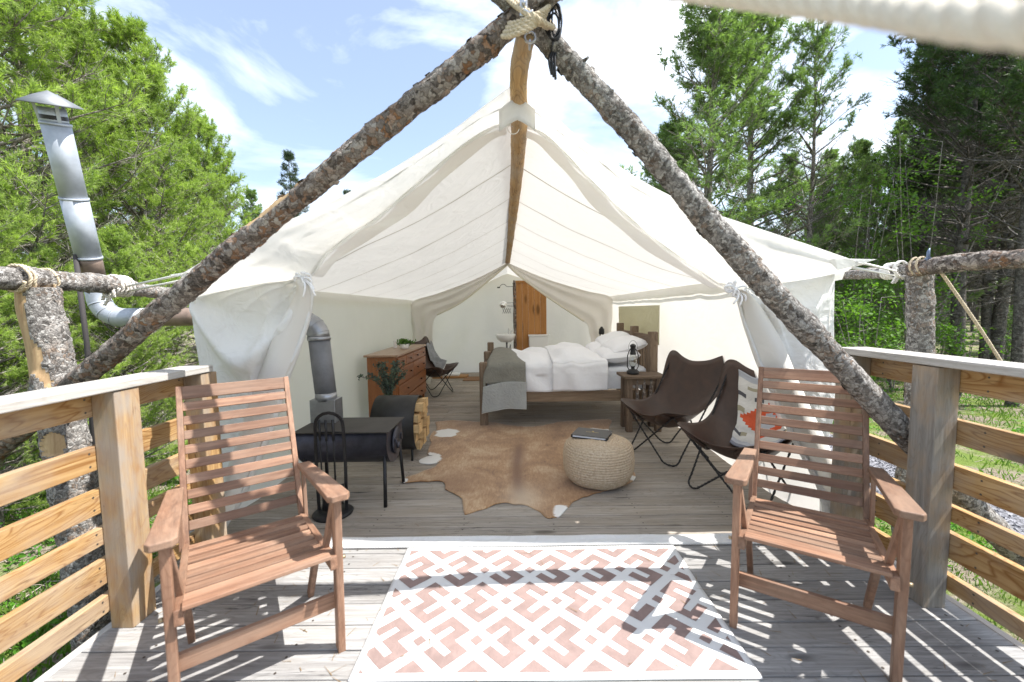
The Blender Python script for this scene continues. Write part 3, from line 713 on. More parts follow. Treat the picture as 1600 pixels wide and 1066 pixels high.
a = Vector(at(1130, 372, 2.02)); b = Vector(at(1425, 690, 2.12)); low = b+(b-a)*1.75
up = APX+(APX-a)*.34+Vector((0, .10, 0))
frame_log('frame_log', 'bark covered log slanting from the peak lashing down to the right deck post', [up, APX+Vector((.01, .06, 0)), a.lerp(APX, .5)+Vector((-.01, 0, .02)), a, b, low], .041, .064, [BKG, INNER], seed=2, flakes=380, knots=5)
# ridge pole
p0 = Vector(at(824, 45, 1.86)); p1 = ridge(2.5)-Vector((.01, 0, -.03)); rp = []

RPm = wood('ridge pole wood', (.56, .37, .17), (.34, .20, .085), 'y', 45, rings=.6, ringcol=(.14, .085, .045), rough=.7, stain=.55, staincol=(.40, .35, .28), var=.02, cracks=.9)
mb = log_mesh([p0, Vector(at(811, 118, 2.22)), Vector(at(811, 200, 2.66)), Vector(at(806, 290, 3.9)), Vector(at(797, 380, 6.6)), Vector(at(793, 408, 8.25))], .043, .060, [RPm, RPm], seg=24, step=.03, rough=.0025, flakes=0, seed=4)
tag(mb.build('ridge_pole', [RPm, RPm]), 'peeled wooden ridge pole running back under the tent roof from the peak', 'pole')
t = thing('eye_bolt', 'steel eye bolt at the front end of the ridge pole', 'bolt', at(828, 66, 1.82))
mb = MB().tube([(.022*math.cos(q*pi/8), -.03, .022*math.sin(q*pi/8)) for q in range(16)], .005, 7, closed=True); mb.tube([(0, .05, 0), (0, -.012, .0)], .005, 7)
mb.build('ring', simple('steel', (.5, .5, .5), .3, .9), t)
t2 = thing('eye_bolt', 'steel hook and white cord loop under the tent peak on the ridge pole', 'bolt', at(802, 195, 2.60))
mb = MB().box((0, -.02, .01), (.016, .01, .06)); mb.tube([(-.01, -.02, .04), (-.012, -.03, .0), (.012, -.03, -.01), (.01, -.02, .035)], .004, 6)
mb.build('hook', simple('steel', (.5, .5, .5), .3, .9), t2, bevel=.002)
MB().tube([(.034*math.cos(q*pi/10), -.035, -.035+.034*math.sin(q*pi/10)) for q in range(20)], .003, 6, closed=True).build('cord_loop', simple('white cord', (.72, .70, .66), .8), t2)
# lashing at the peak
lash = thing('rope_lashing', 'thick tan rope wound round the crossing logs at the peak', 'rope', tuple(APX))
ROPE = simple('manila rope', (.50, .42, .30), .9, 0, 90, .25, .1, .3)
mb = MB(); axd = (Vector(at(500, 270, 2.1))-APX).normalized()
for k in range(4):
    c = APX+Vector((-.02+.008*k, -.02, .0+.016*k)); pts = []
    for i in range(26):
        an = 2*pi*i/25; pts.append(c+Vector((.088*math.cos(an)-.01, .13*math.sin(an)+.02, -.045+.035*math.cos(an)+.105*math.sin(an))))
    rope_mb(pts, .0105, 3, mb=mb, pitch=.06)
for k in range(2):
    c = APX+Vector((.0+.02*k, -.02, .03)); pts = []
    for i in range(26):
        an = 2*pi*i/25; pts.append(c+Vector((-.085*math.cos(an)-.01, .13*math.sin(an)+.02, -.02+.06*math.cos(an)+.105*math.sin(an))))
    rope_mb(pts, .0105, 3, mb=mb, pitch=.06)
mb.build('rope_coil', ROPE, lash, world=True)
br = thing('metal_bracket', 'galvanized bracket with bolt head on the peak lashing', 'bracket', at(818, 12, 1.70))
MB().box((0, 0, 0), (.03, .012, .07)).tube([(0, -.02, .01), (0, .02, .01)], .009, 6).tube([(.0, -.012, -.016), (.02, -.012, -.03), (.035, -.01, -.02)], .008, 6).build('plate', simple('steel', (.5, .5, .5), .3, .9), br, bevel=.003)
cb = thing('cable_bundle', 'coiled black power cable hanging beside the peak', 'cable', at(866, 30, 1.8))
mb = MB(); base = Vector(at(866, 26, 1.8))
for k in range(5):
    rnd = random.Random(k); w = rnd.uniform(.018, .032); h = rnd.uniform(.05, .075); off = Vector((rnd.uniform(-.012, .016), rnd.uniform(-.02, .02), rnd.uniform(-.02, .01)))
    mb.tube([base+off+Vector((w*math.cos(q*pi/10), .004*k, h*math.sin(q*pi/10)-.02)) for q in range(20)], .0042, 6, closed=True)
b2 = Vector(at(862, 96, 1.86))
mb.tube(path([base+Vector((0, 0, -.07)), base+Vector((-.012, .01, -.12)), b2+Vector((0, 0, .05)), b2], 14), .005, 6)
for k in range(3): mb.tube(path([b2+Vector((.002+.008*k, 0, .04)), b2+Vector((-.012+.012*k, -.01, 0)), b2+Vector((.0+.008*k, 0, -.055-.01*k))], 8), .006, 6)
mb.build('cable', simple('black rubber', (.012, .012, .015), .5), cb, world=True)

# rope crossing close to the camera, upper right, sunlit
near = [at(1010, -22, .52), at(1180, -3, .42), at(1340, 12, .32), at(1480, 28, .24), at(1660, 38, .185)]
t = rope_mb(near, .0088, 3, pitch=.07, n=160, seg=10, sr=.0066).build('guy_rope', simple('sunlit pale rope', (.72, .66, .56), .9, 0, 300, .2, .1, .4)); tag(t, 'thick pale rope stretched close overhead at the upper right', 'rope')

# side logs and posts
l0 = Vector(at(-40, 432, 2.15)); l1 = Vector(at(196, 446, 3.05))
t = frame_log('rail_log', 'near bark covered log laid level at the left, resting on the tall forked post', [l0+Vector((.25, -1, 0)), l0, Vector(at(60, 437, 2.5)), l1], .068, .058, [BKG, INNER], seed=5, flakes=420)
t = frame_log('rail_log', 'thinner far log continuing behind the rope knot at the left tent corner', [Vector(at(188, 447, 3.1)), Vector(at(250, 458, 3.6)), Vector(at(300, 459, 4.3)), Vector(at(330, 460, 5.4))], .05, .042, [BKG, INNER], seed=6, flakes=200)
t = frame_log('tall_post', 'thick upright log post at the left with half its bark peeled off', [at(58, 452, 2.45), at(92, 640, 2.45), at(122, 800, 2.45), (-2.62, 2.45, GZ-.15)], .098, .112, [BKG, INNER], cat='post', seed=7, seg=44, step=.013, flakes=500, knots=3,
              bare=lambda t, an: (t < .26+.03*math.sin(an*3) and 1.05+.35*math.sin(t*17)+.35*noise.noise(Vector((t*25, 0, 3))) < an < 3.0) or (((t-.44)/.045)**2+((an-1.2)/.55)**2 < 1+.9*noise.noise(Vector((t*50, an*3, 1)))))
r0 = Vector(at(1640, 400, 2.55)); r1 = Vector(at(1425, 420, 3.3))
t = frame_log('rail_log', 'dark near log laid level at the upper right on top of the grey post', [r0+Vector((-.1, -1, 0)), r0, Vector(at(1520, 408, 2.9)), r1], .060, .056, [BK, INNER], seed=8, flakes=260)
t = frame_log('rail_log', 'far thin log continuing from the rope knot to the right tent corner', [Vector(at(1432, 420, 3.35)), Vector(at(1370, 427, 3.8)), Vector(at(1320, 430, 4.3)), Vector(at(1272, 433, 5.2))], .05, .045, [BKG, INNER], seed=9, flakes=160)
t = frame_log('tall_post', 'upright bark covered post at the right beyond the railing', [at(1437, 430, 3.32), at(1437, 600, 3.32), (3.2, 3.32, -.2), (3.22, 3.32, GZ-.15)], .082, .095, [BKG, INNER], cat='post', seed=10, flakes=420, knots=2)
# fallen log on the lane
for c_, lab in ((Vector(at(330, 460, 5.4)), 'rear log post hidden behind the left tent wall, carrying the far rail log'), (Vector(at(1274, 433, 5.15)), 'rear log post hidden behind the right tent wall, carrying the far rail log')):
    frame_log('tall_post', lab, [c_+Vector((0, 0, -.05)), (c_.x, c_.y, .3), (c_.x, c_.y, GZ-.15)], .075, .085, [BKG, INNER], cat='post', seed=14, flakes=60, step=.04)

def knot(name, label, c, axis, r, mat, turns, spread, rr, seed, tails=2, cat='rope'):
    t = thing(name, label, cat, tuple(c)); mb = loops_round(c, axis, r, turns, spread, rr, seed=seed); rnd = random.Random(seed)
    for k in range(tails):
        p = Vector(c)+Vector((rnd.uniform(-.05, .05), -r-.01, rnd.uniform(-.02, .03)))
        rope_mb([p, p+Vector((.02, -.02, -.05)), p+Vector((rnd.uniform(-.04, .04), -.01, -rnd.uniform(.08, .13)))], rr, 3, mb=mb)
    mb.build('wrap', mat, t, world=True)
WC = simple('white cord', (.72, .70, .66), .8)
ldir = l1-Vector(at(60, 437, 2.5)); rdir = r1-r0
knot('cord_knot', 'pale rope knot with hanging frayed tail where the two left logs meet', at(184, 447, 3.0), ldir, .062, ROPE if 0 else simple('pale rope', (.62, .58, .52), .9), 4.2, .12, .011, 3, 4)
knot('rope_wrap', 'tan rope wound twice round the left log above the peeled post', at(28, 435, 2.36), ldir, .068, ROPE, 2.1, .05, .009, 4, 0)
knot('rope_wrap', 'tan rope loop round the left log, right of the post top', at(72, 439, 2.55), ldir, .066, ROPE, 1.5, .03, .008, 5, 0)
knot('cord_knot', 'white cord knot round the thin right log beside the post', at(1392, 424, 3.55), rdir, .055, WC, 3.5, .07, .010, 6, 3)
knot('cord_loop', 'white cord loops round the right log left of the post', at(1408, 421, 3.42), rdir, .058, WC, 2.2, .03, .008, 7, 0)
knot('rope_wrap', 'tan rope wrapped round the right log directly over the post', at(1436, 416, 3.25), rdir, .060, ROPE, 2.2, .10, .008, 8, 0)
t = rope_mb([at(1470, 425, 3.1), at(1530, 512, 3.0), at(1602, 625, 2.9), at(1680, 745, 2.8)], .011, 3, pitch=.06).build('guy_rope', ROPE); tag(t, 'tan rope slanting down from the right log past the railing', 'rope')
t = thing('pole_spike', 'small blue grey metal spike standing on the right log', 'spike', at(1450, 404, 3.15)); MB().tube([(0, 0, -.03), (0, 0, .05), (.008, 0, .075)], [.012, .010, .004], 8).box((0, 0, .0), (.034, .02, .014)).build('spike', simple('painted steel blue', (.12, .16, .24), .5, .5), t)

# ------------------------------------------------------------------ trees
def prisms(P0, P1, r0, r1, k=3):
    """many little tapered tubes at once"""
    P0 = np.asarray(P0); P1 = np.asarray(P1); d = P1-P0; L = np.linalg.norm(d, axis=1)[:, None]+1e-9; d = d/L
    a = np.cross(d, np.array([.31, .17, .93])); a /= np.linalg.norm(a, axis=1)[:, None]+1e-9; b = np.cross(d, a); n = len(P0)
    V = np.zeros((n, 2*k, 3)); r0 = np.asarray(r0)[:, None]; r1 = np.asarray(r1)[:, None]
    for i in range(k):
        t = 2*pi*i/k; o = a*math.cos(t)+b*math.sin(t); V[:, i] = P0+o*r0; V[:, k+i] = P1+o*r1
    f = np.array([(i, (i+1) % k, k+(i+1) % k, k+i) for i in range(k)])
    return V.reshape(-1, 3), (np.arange(n)[:, None, None]*2*k+f[None]).reshape(-1, 4)
def pine_meshes(seed, H, base, rad, nb, tuft, nneed, nlen, nwid, trunk_r, style='pine', dead=.0, subs=9, shoot=.16, gap=0., power=.75, shoots_per=3):
    rn = np.random.default_rng(seed)
    # trunk
    nt_ = 14; zs = np.linspace(-.3, H, nt_); tx = np.cumsum(rn.normal(0, .02*H/12, nt_)); ty = np.cumsum(rn.normal(0, .02*H/12, nt_)); tx -= tx[0]; ty -= ty[0]
    tp = np.stack([tx, ty, zs], 1); tr = trunk_r*(1-.93*np.clip(zs/H, 0, 1)**.9)+.006
    def trunk_at(z): return np.array([np.interp(z, zs, tx), np.interp(z, zs, ty), z])
    seg = [[], [], [], []]; sh_p = []; sh_d = []; sh_l = []
    def addseg(p, q, a, b): seg[0].append(p); seg[1].append(q); seg[2].append(a); seg[3].append(b)
    hs = np.sort(base+(H*.985-base)*rn.random(nb)**(.85))
    az = 0
    for h in hs:
        t = (h-base)/(H-base); az += 2.4+rn.normal(0, .5)
        prof = rad*((1-t)**power)*(min(1, .55+t*3) if style != 'spruce' else 1)
        L = prof*rn.uniform(.6, 1.12)+.15
        if rn.random() < gap: L *= .45
        el = {'pine': .25+.75*t, 'spruce': -.15+.5*t, 'open': .45+.4*t}[style]+rn.normal(0, .12)
        p = trunk_at(h); d = np.array([math.cos(az)*math.cos(el), math.sin(az)*math.cos(el), math.sin(el)]); r = .010+.012*L
        n = 6; q = p.copy(); pts = [q.copy()]
        for i in range(n):
            curl = {'pine': .10, 'spruce': .05, 'open': .09}[style]
            d = d+np.array([0, 0, curl*(1 if i > 1 else -.4)])+rn.normal(0, .07, 3); d /= np.linalg.norm(d); q = q+d*L/n; pts.append(q.copy())
        for i in range(n): addseg(pts[i], pts[i+1], r*(1-i/n)+.003, r*(1-(i+1)/n)+.003)
        isdead = rn.random() < dead*(1-t)**2*2
        ns = int(subs*(.45+L/rad))
        for j in range(ns):
            u = rn.uniform(.22 if not isdead else .1, 1)**.8; i = min(int(u*n), n-1); f = u*n-i; s = pts[i]*(1-f)+pts[i+1]*f
            dd = pts[i+1]-pts[i]; dd /= np.linalg.norm(dd); side = np.cross(dd, [0, 0, 1]); side /= np.linalg.norm(side)+1e-9
            sd = dd*rn.uniform(.4, .9)+side*rn.choice([-1, 1])*rn.uniform(.5, 1)+np.array([0, 0, rn.uniform(-.12, .45)]); sd /= np.linalg.norm(sd)
            SL = L*rn.uniform(.14, .34)*(1.15-u*.6)+.06
            if isdead: SL *= 1.3
            m = s+sd*SL*.5+rn.normal(0, .02, 3); e = m+(sd+np.array([0, 0, .18]))*SL*.5
            addseg(s, m, .005, .004); addseg(m, e, .004, .002)
            if isdead:
                for _ in range(2): k2 = m+rn.normal(0, 1, 3)*SL*.35; addseg(m, k2, .003, .0015)
                continue
            sh_p.append(e-(sd)*shoot*.3); sh_d.append(sd+np.array([0, 0, .35])); sh_l.append(shoot*rn.uniform(.7, 1.2))
            for _ in range(shoots_per):
                w = rn.uniform(.15, 1); o = s*(1-w)+e*w; dv = sd*.6+rn.normal(0, .55, 3)+np.array([0, 0, .3])
                L2 = shoot*rn.uniform(.5, 1.1); dv /= np.linalg.norm(dv); addseg(o, o+dv*L2*.8, .003, .002)
                sh_p.append(o+dv*L2*.35); sh_d.append(dv); sh_l.append(L2*.8)
        if not isdead: sh_p.append(pts[-1]); sh_d.append(d+[0, 0, .3]); sh_l.append(shoot)
    for _ in range(4): sh_p.append(trunk_at(H*.99)); sh_d.append(np.array([rn.normal(0, .3), rn.normal(0, .3), 1])); sh_l.append(shoot*1.4)
    # dead stubs below the crown
    if dead:
        for _ in range(int(60*dead)):
            h = rn.uniform(.8, max(base+1, 1.2)); a = rn.uniform(0, 2*pi); L = rn.uniform(.3, 1.3)*min(1, rad); p = trunk_at(h); dv = np.array([math.cos(a), math.sin(a), rn.uniform(-.25, .2)])
            q = p+dv*L*.6+rn.normal(0, .04, 3); e = q+(dv+rn.normal(0, .3, 3))*L*.4
            addseg(p, q, .011, .006); addseg(q, e, .006, .002)
            for _ in range(4):
                w = rn.uniform(.2, 1); o = p*(1-w)+q*w; addseg(o, o+(dv*.4+rn.normal(0, .5, 3))*L*.4, .004, .0015)
    V, Fc = prisms(seg[0], seg[1], seg[2], seg[3])
    mbt = MB().tube([tuple(q) for q in tp], list(tr), 10)
    vt = np.array(mbt.v); ft = np.array([f for f in mbt.f if len(f) == 4]); Vb = np.concatenate([vt, V]); Fb = np.concatenate([ft, Fc+len(vt)])
    P_ = np.array(sh_p); D = np.array([np.asarray(q, float) for q in sh_d]); D /= np.linalg.norm(D, axis=1)[:, None]; Ls = np.array(sh_l)
    n = len(P_); K = nneed
    a = np.cross(D, rn.normal(size=(n, 3))); a /= np.linalg.norm(a, axis=1)[:, None]; b = np.cross(D, a)
    ang = rn.uniform(0, 2*pi, (n, K)); tt = rn.random((n, K)); sp = rn.uniform(.45, 1.0, (n, K))
    rad_d = a[:, None]*np.cos(ang)[..., None]+b[:, None]*np.sin(ang)[..., None]
    nd = D[:, None]*(1.15-sp*.5)[..., None]+rad_d*sp[..., None]; nd /= np.linalg.norm(nd, axis=2)[..., None]
    base_ = P_[:, None]+D[:, None]*(Ls[:, None]*(tt-.15))[..., None]; ln = nlen*rn.uniform(.7, 1.25, (n, K))[..., None]
    sd = np.cross(nd, rn.normal(size=(n, K, 3))); sd /= np.linalg.norm(sd, axis=2)[..., None]
    Vn = np.stack([base_-sd*nwid, base_+sd*nwid, base_+nd*ln], 2).reshape(-1, 3); Fn = np.arange(len(Vn)).reshape(-1, 3)
    return (Vb, Fb), (Vn, Fn)
TREES = {}
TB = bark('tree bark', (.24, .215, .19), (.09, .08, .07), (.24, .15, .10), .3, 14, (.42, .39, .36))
TBD = bark('tree bark shaded', (.11, .10, .09), (.045, .04, .035), (.16, .10, .07), .3, 14, (.20, .185, .17))  # darker copy of the tree bark, forest shade put into its colour
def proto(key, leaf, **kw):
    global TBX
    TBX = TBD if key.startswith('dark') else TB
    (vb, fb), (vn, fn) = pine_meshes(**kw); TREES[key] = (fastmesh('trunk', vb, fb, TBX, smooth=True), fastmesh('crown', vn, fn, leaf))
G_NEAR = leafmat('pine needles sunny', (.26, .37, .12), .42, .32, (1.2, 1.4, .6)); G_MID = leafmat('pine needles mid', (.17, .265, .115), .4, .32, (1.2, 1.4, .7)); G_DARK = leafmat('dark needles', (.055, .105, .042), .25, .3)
proto('near', G_NEAR, seed=21, H=9.5, base=.3, rad=3.1, nb=165, tuft=0, nneed=22, nlen=.085, nwid=.0048, trunk_r=.13, subs=17, shoot=.15, dead=.20, shoots_per=4, power=.6)
proto('near2', G_NEAR, seed=22, H=8.0, base=.2, rad=2.7, nb=160, tuft=0, nneed=22, nlen=.085, nwid=.0048, trunk_r=.11, subs=16, shoot=.15, dead=.25, shoots_per=4, power=.6)
proto('mid', G_MID, seed=23, H=12, base=.6, rad=2.9, nb=165, tuft=0, nneed=15, nlen=.11, nwid=.0085, trunk_r=.13, subs=14, shoot=.18, dead=.35, gap=.3, power=.7)
proto('open', G_MID, seed=24, H=13, base=1.0, rad=2.5, nb=125, tuft=0, nneed=13, nlen=.11, nwid=.008, trunk_r=.12, style='open', subs=11, shoot=.18, dead=.5, gap=.3, power=.5)
proto('dark', G_DARK, seed=25, H=15, base=2.6, rad=2.8, nb=190, tuft=0, nneed=16, nlen=.11, nwid=.0095, trunk_r=.17, subs=12, shoot=.2, dead=.8, power=.6, shoots_per=5)
proto('dark2', G_DARK, seed=26, H=14, base=3.0, rad=2.2, nb=150, tuft=0, nneed=15, nlen=.11, nwid=.0095, trunk_r=.12, subs=11, shoot=.2, dead=.7, power=.6, shoots_per=5)
proto('spruce', leafmat('spruce needles', (.05, .085, .055), .2, .25), seed=27, H=13, base=.6, rad=2.2, nb=170, tuft=0, nneed=10, nlen=.09, nwid=.009, trunk_r=.14, style='spruce', subs=14, shoot=.22, power=.9)
NT = [0]
def tree(key, x, y, rz, sc, label, group=None, name='pine_tree', tilt=0, wide=1.):
    t = thing(name, label, 'tree', (x, y, ground_h(x, y)-.05), rz, group); t.scale = (sc*wide, sc*wide, sc*random.uniform(.97, 1.05)); t.rotation_euler = (tilt, 0, rz)
    for nm, me in zip(('trunk', 'crown'), TREES[key]):
        o = bpy.data.objects.new(nm, me); COL.objects.link(o); o.parent = t
    return t
def xat(px, y): return at(px, 485, y)[0]
# left side, close and sunny
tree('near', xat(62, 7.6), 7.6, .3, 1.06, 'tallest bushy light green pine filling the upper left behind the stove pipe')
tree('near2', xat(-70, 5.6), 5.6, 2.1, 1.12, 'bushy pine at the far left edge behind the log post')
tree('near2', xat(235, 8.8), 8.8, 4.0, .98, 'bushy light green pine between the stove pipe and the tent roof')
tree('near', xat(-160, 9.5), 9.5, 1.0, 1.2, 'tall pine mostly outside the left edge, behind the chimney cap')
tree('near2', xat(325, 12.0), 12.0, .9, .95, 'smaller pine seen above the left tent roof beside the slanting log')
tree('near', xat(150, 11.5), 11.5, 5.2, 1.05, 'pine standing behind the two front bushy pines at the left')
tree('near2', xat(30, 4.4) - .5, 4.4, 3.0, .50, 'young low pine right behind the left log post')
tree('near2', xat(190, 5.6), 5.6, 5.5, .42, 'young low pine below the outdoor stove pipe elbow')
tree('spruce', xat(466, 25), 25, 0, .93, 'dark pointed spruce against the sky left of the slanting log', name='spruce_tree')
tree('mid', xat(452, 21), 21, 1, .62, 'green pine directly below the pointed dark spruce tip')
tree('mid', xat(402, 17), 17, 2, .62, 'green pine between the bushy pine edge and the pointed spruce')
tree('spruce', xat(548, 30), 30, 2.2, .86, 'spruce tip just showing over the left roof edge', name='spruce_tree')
for k, (px, y, sc) in enumerate(((-260, 14, 1.1), (-60, 15, 1.0), (120, 18, .95), (260, 20, .85), (-420, 11, 1.1), (345, 24, .8))):
    tree('mid' if k % 2 else 'near', xat(px, y), y, k*1.7, sc, 'background pine behind the sunny pines at the left', 'background pines at the left')
# right side
tree('mid', xat(1038, 13.5), 13.5, 1.9, .66, 'lower green pine partly hidden by the upper right slanting log', wide=1.35)
tree('mid', xat(1105, 12.5), 12.5, .2, .98, 'broad bluish green pine right of the peak, first tree right of the tent', wide=1.3)
tree('mid', xat(1165, 15), 15, 3.2, 1.12, 'pine with tall double top just right behind the first pine', wide=1.25)
tree('open', xat(1258, 14), 14, 1.2, .93, 'thin open crowned pine with bare grey trunk against the sky')
tree('mid', xat(1050, 18), 18, 2.3, .80, 'pine peeping out beside the upper right log', wide=1.35)
tree('open', xat(1345, 18), 18, 2.0, .70, 'sparse pine between the open pine and the dark forest')
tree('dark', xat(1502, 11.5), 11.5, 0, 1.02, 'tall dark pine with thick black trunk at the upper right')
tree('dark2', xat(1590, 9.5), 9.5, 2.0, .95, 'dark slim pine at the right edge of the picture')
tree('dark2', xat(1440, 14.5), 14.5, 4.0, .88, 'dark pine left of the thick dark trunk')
tree('mid', xat(1335, 15.5), 15.5, 5.0, .66, 'medium green pine filling the gap right of the open crowned pine', wide=1.35)
tree('mid', xat(1395, 17), 17, 1.4, .80, 'green pine directly left of the dark forest edge', wide=1.2)
tree('mid', xat(1225, 19), 19, .4, .74, 'green pine behind the open crowned pine', wide=1.3)
tree('mid', xat(1290, 21), 21, 4.4, .80, 'pine further back between open pine and sapling', wide=1.3)
tree('dark', xat(1560, 13.5), 13.5, 2.6, .95, 'dark full pine between the thick black trunk and the right edge', wide=1.15)
rt = random.Random(12)
spots = []
while len(spots) < 64:
    px = rt.uniform(1180, 1900); y = rt.uniform(13, 38); x = xat(px, y)
    if all((x-a)**2+(y-b)**2 > 2.2 for a, b in spots): spots.append((x, y))
for k, (x, y) in enumerate(spots):
    px = 800+FPX*x/y
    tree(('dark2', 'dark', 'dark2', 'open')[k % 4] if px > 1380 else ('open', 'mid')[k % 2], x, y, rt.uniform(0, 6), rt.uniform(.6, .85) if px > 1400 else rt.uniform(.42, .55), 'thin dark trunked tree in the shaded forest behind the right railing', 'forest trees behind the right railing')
for k in range(60):
    px = rt.uniform(1240, 2000); y = rt.uniform(34, 62); x = xat(px, y)
    tree(('mid', 'dark')[k % 2], x, y, k*1.3, rt.uniform(.75, 1.1)*(1 if px > 1400 else .8), 'distant tree closing the forest behind the right railing', 'distant trees on the right')
for k in range(16):
    px = rt.uniform(-500, 330); y = rt.uniform(20, 34)
    tree('mid', xat(px, y), y, k, rt.uniform(.6, .85), 'far pine in the wood behind the left pines', 'far pines at the left')
# deciduous saplings and undergrowth, right
LEAFG = leafmat('sapling leaves', (.085, .18, .035), .4, .35)
def sapling(x, y, h, n, spread, label, group=None, seed=0):
    rn = np.random.default_rng(seed); t = thing('sapling', label, 'sapling', (x, y, ground_h(x, y)), 0, group)
    mb = MB(); P_ = []
    for k in range(5):
        a = rn.uniform(0, 2*pi); lean = rn.uniform(.05, .28)
        pts = [(0, 0, -.05)]+[(math.cos(a)*lean*h*u+rn.normal(0, .04), math.sin(a)*lean*h*u+rn.normal(0, .04), h*u*rn.uniform(.9, 1)) for u in (.3, .6, 1)]
        pp = path(pts, 10); mb.tube(pp, [.018*(1-i/11)+.003 for i in range(11)], 5)
        for b_ in range(9):
            q = pp[rn.integers(3, 11)]; d = Vector((rn.normal(), rn.normal(), rn.uniform(0, .8))).normalized()*rn.uniform(.2, .5)*spread
            mb.tube([q, q+d*.5, q+d], [.005, .004, .002], 3, cap=False)
            for _ in range(n//45):
                w = rn.uniform(.3, 1.05); P_.append(np.array(q+d*w)+rn.normal(0, .07*spread, 3))
    mb.build('stem', TB, t)
    leafcloud('foliage', np.array(P_), rn.uniform(.025, .055, len(P_)), LEAFG, rn, .4, None, parent=t)
    return t
sapling(xat(1330, 11), 11, 5.6, 2600, 1.9, 'bright green leafy sapling beside the thin open pine', seed=1)
sapling(xat(1425, 10.5), 10.5, 6.4, 2200, 1.7, 'tall leafy sapling left of the dark pine trunk', seed=2)
sapling(xat(1345, 8.5), 8.5, 2.6, 2400, 1.6, 'leafy bright bush just beyond the right tent corner', seed=3)
sapling(xat(1500, 9.5), 9.5, 1.7, 1500, 1.2, 'low leafy bush right of the grey log post', seed=4)
sapling(xat(1395, 12.5), 12.5, 3.4, 2400, 1.8, 'leafy bush behind the grey log post', seed=5)
for k in range(14):
    px = rt.uniform(1290, 1640); y = rt.uniform(11, 19)
    sapling(xat(px, y), y, rt.uniform(.9, 2.2), 900, 1.2, 'low green shrub on the forest floor behind the right railing', 'shrubs in the right forest', seed=10+k)
t = thing('tree_stump', 'short grey cut stump on the grass beyond the right railing', 'stump', (xat(1562, 10.5), 10.5, ground_h(xat(1562, 10.5), 10.5)))
mb = log_mesh([(0, 0, -.1), (0, 0, .2), (.01, 0, .42)], .13, .11, [BKG, INNER], seed=30, flakes=20); mb.build('stump', [BKG, INNER], t)

# ================================================================== FURNITURE ON THE FRONT DECK
def armchair(name, label, loc, rz):
    t = thing(name, label, 'armchair', loc, rz, 'wooden folding armchairs'); hw = .276
    tx, ty, tz = teak('x'), teak('y'), teak('z')
    for s in (-1, 1):
        MB().beam((s*.276, 0, .0), (s*.268, -.07, .70), .030, .052, up=(0, 1, 0)).build('leg', tz, t, bevel=.004)
        MB().beam((s*.243, .46, .0), (s*.243, .20, .40), .026, .042, up=(0, 1, 0)).build('leg', tz, t, bevel=.004)
        MB().beam((s*.245, .05, .445), (s*.265, -.045, .68), .022, .036, up=(0, 1, 0)).build('brace', tz, t, bevel=.003)
        MB().beam((s*.246, -.085, .438), (s*.246, .62, .350), .028, .055).build('seat_rail', ty, t, bevel=.004)
        MB().beam((s*.247, .615, .33), (s*.244, .906, 1.078), .026, .045, up=(0, 1, 0)).build('back_upright', tz, t, bevel=.004)
        # armrest: board widening to the front
        pts = [(-.030, .64), (.030, .64), (.038, .2), (.040, -.10), (.028, -.125), (-.030, -.125), (-.042, -.10), (-.036, .2)]
        mb = MB(); vs = []
        for z in (-.014, .014):
            for x, y in pts: vs.append((s*.272+x*1.05, y, .713-(y+.096)*.115+z))
        n = len(pts); mb.add(vs, [tuple(range(n))[::-1], tuple(range(n, 2*n))]+[(i, (i+1) % n, n+(i+1) % n, n+i) for i in range(n)])
        mb.build('armrest', ty, t, bevel=.005)
        MB().beam((s*.262, .60, .60), (s*.262, .585, .36), .018, .03, up=(0, 1, 0)).build('arm_support', tz, t, bevel=.003)
        MB().tube([(s*.285, -.045, .43), (s*.30, -.045, .43)], .008, 8).tube([(s*.258, .70, .61), (s*.285, .70, .61)], .007, 8).build('bolt', simple('brass bolt', (.35, .28, .18), .4, .8), t)
    n = 9
    for k in range(n):
        u = k/(n-1); y = -.068+.60*u; z = .462-.076*u+(.006 if k == 0 else 0)-.012*math.sin(pi*u)
        MB().beam((-.236, y, z), (.236, y, z), .048 if k else .056, .016, up=(0, .09, 1)).build('seat_slat', tx, t, bevel=.003)
    MB().beam((-.27, .030-.02, .222), (.27, .030-.02, .222), .02, .068, up=(0, -.1, 1)).build('stretcher', tx, t, bevel=.003)
    for k in range(10):
        u = k/9; z = .445+.605*u; y = .615+(z-.33)*.389-.012
        h = .044 if k < 9 else .066
        MB().beam((-.232, y, z), (.232, y, z), .015, h, up=(0, .389, 1)).build('back_slat', tx, t, bevel=.0025)
    return t
armchair('folding_armchair', 'reddish slatted wooden armchair on the left of the deck, beside the stove tools', (-.993, 1.525, 0), .647)
armchair('folding_armchair', 'reddish slatted wooden armchair on the right of the deck, under the slanting log', (1.213, 1.657, 0), -.588)

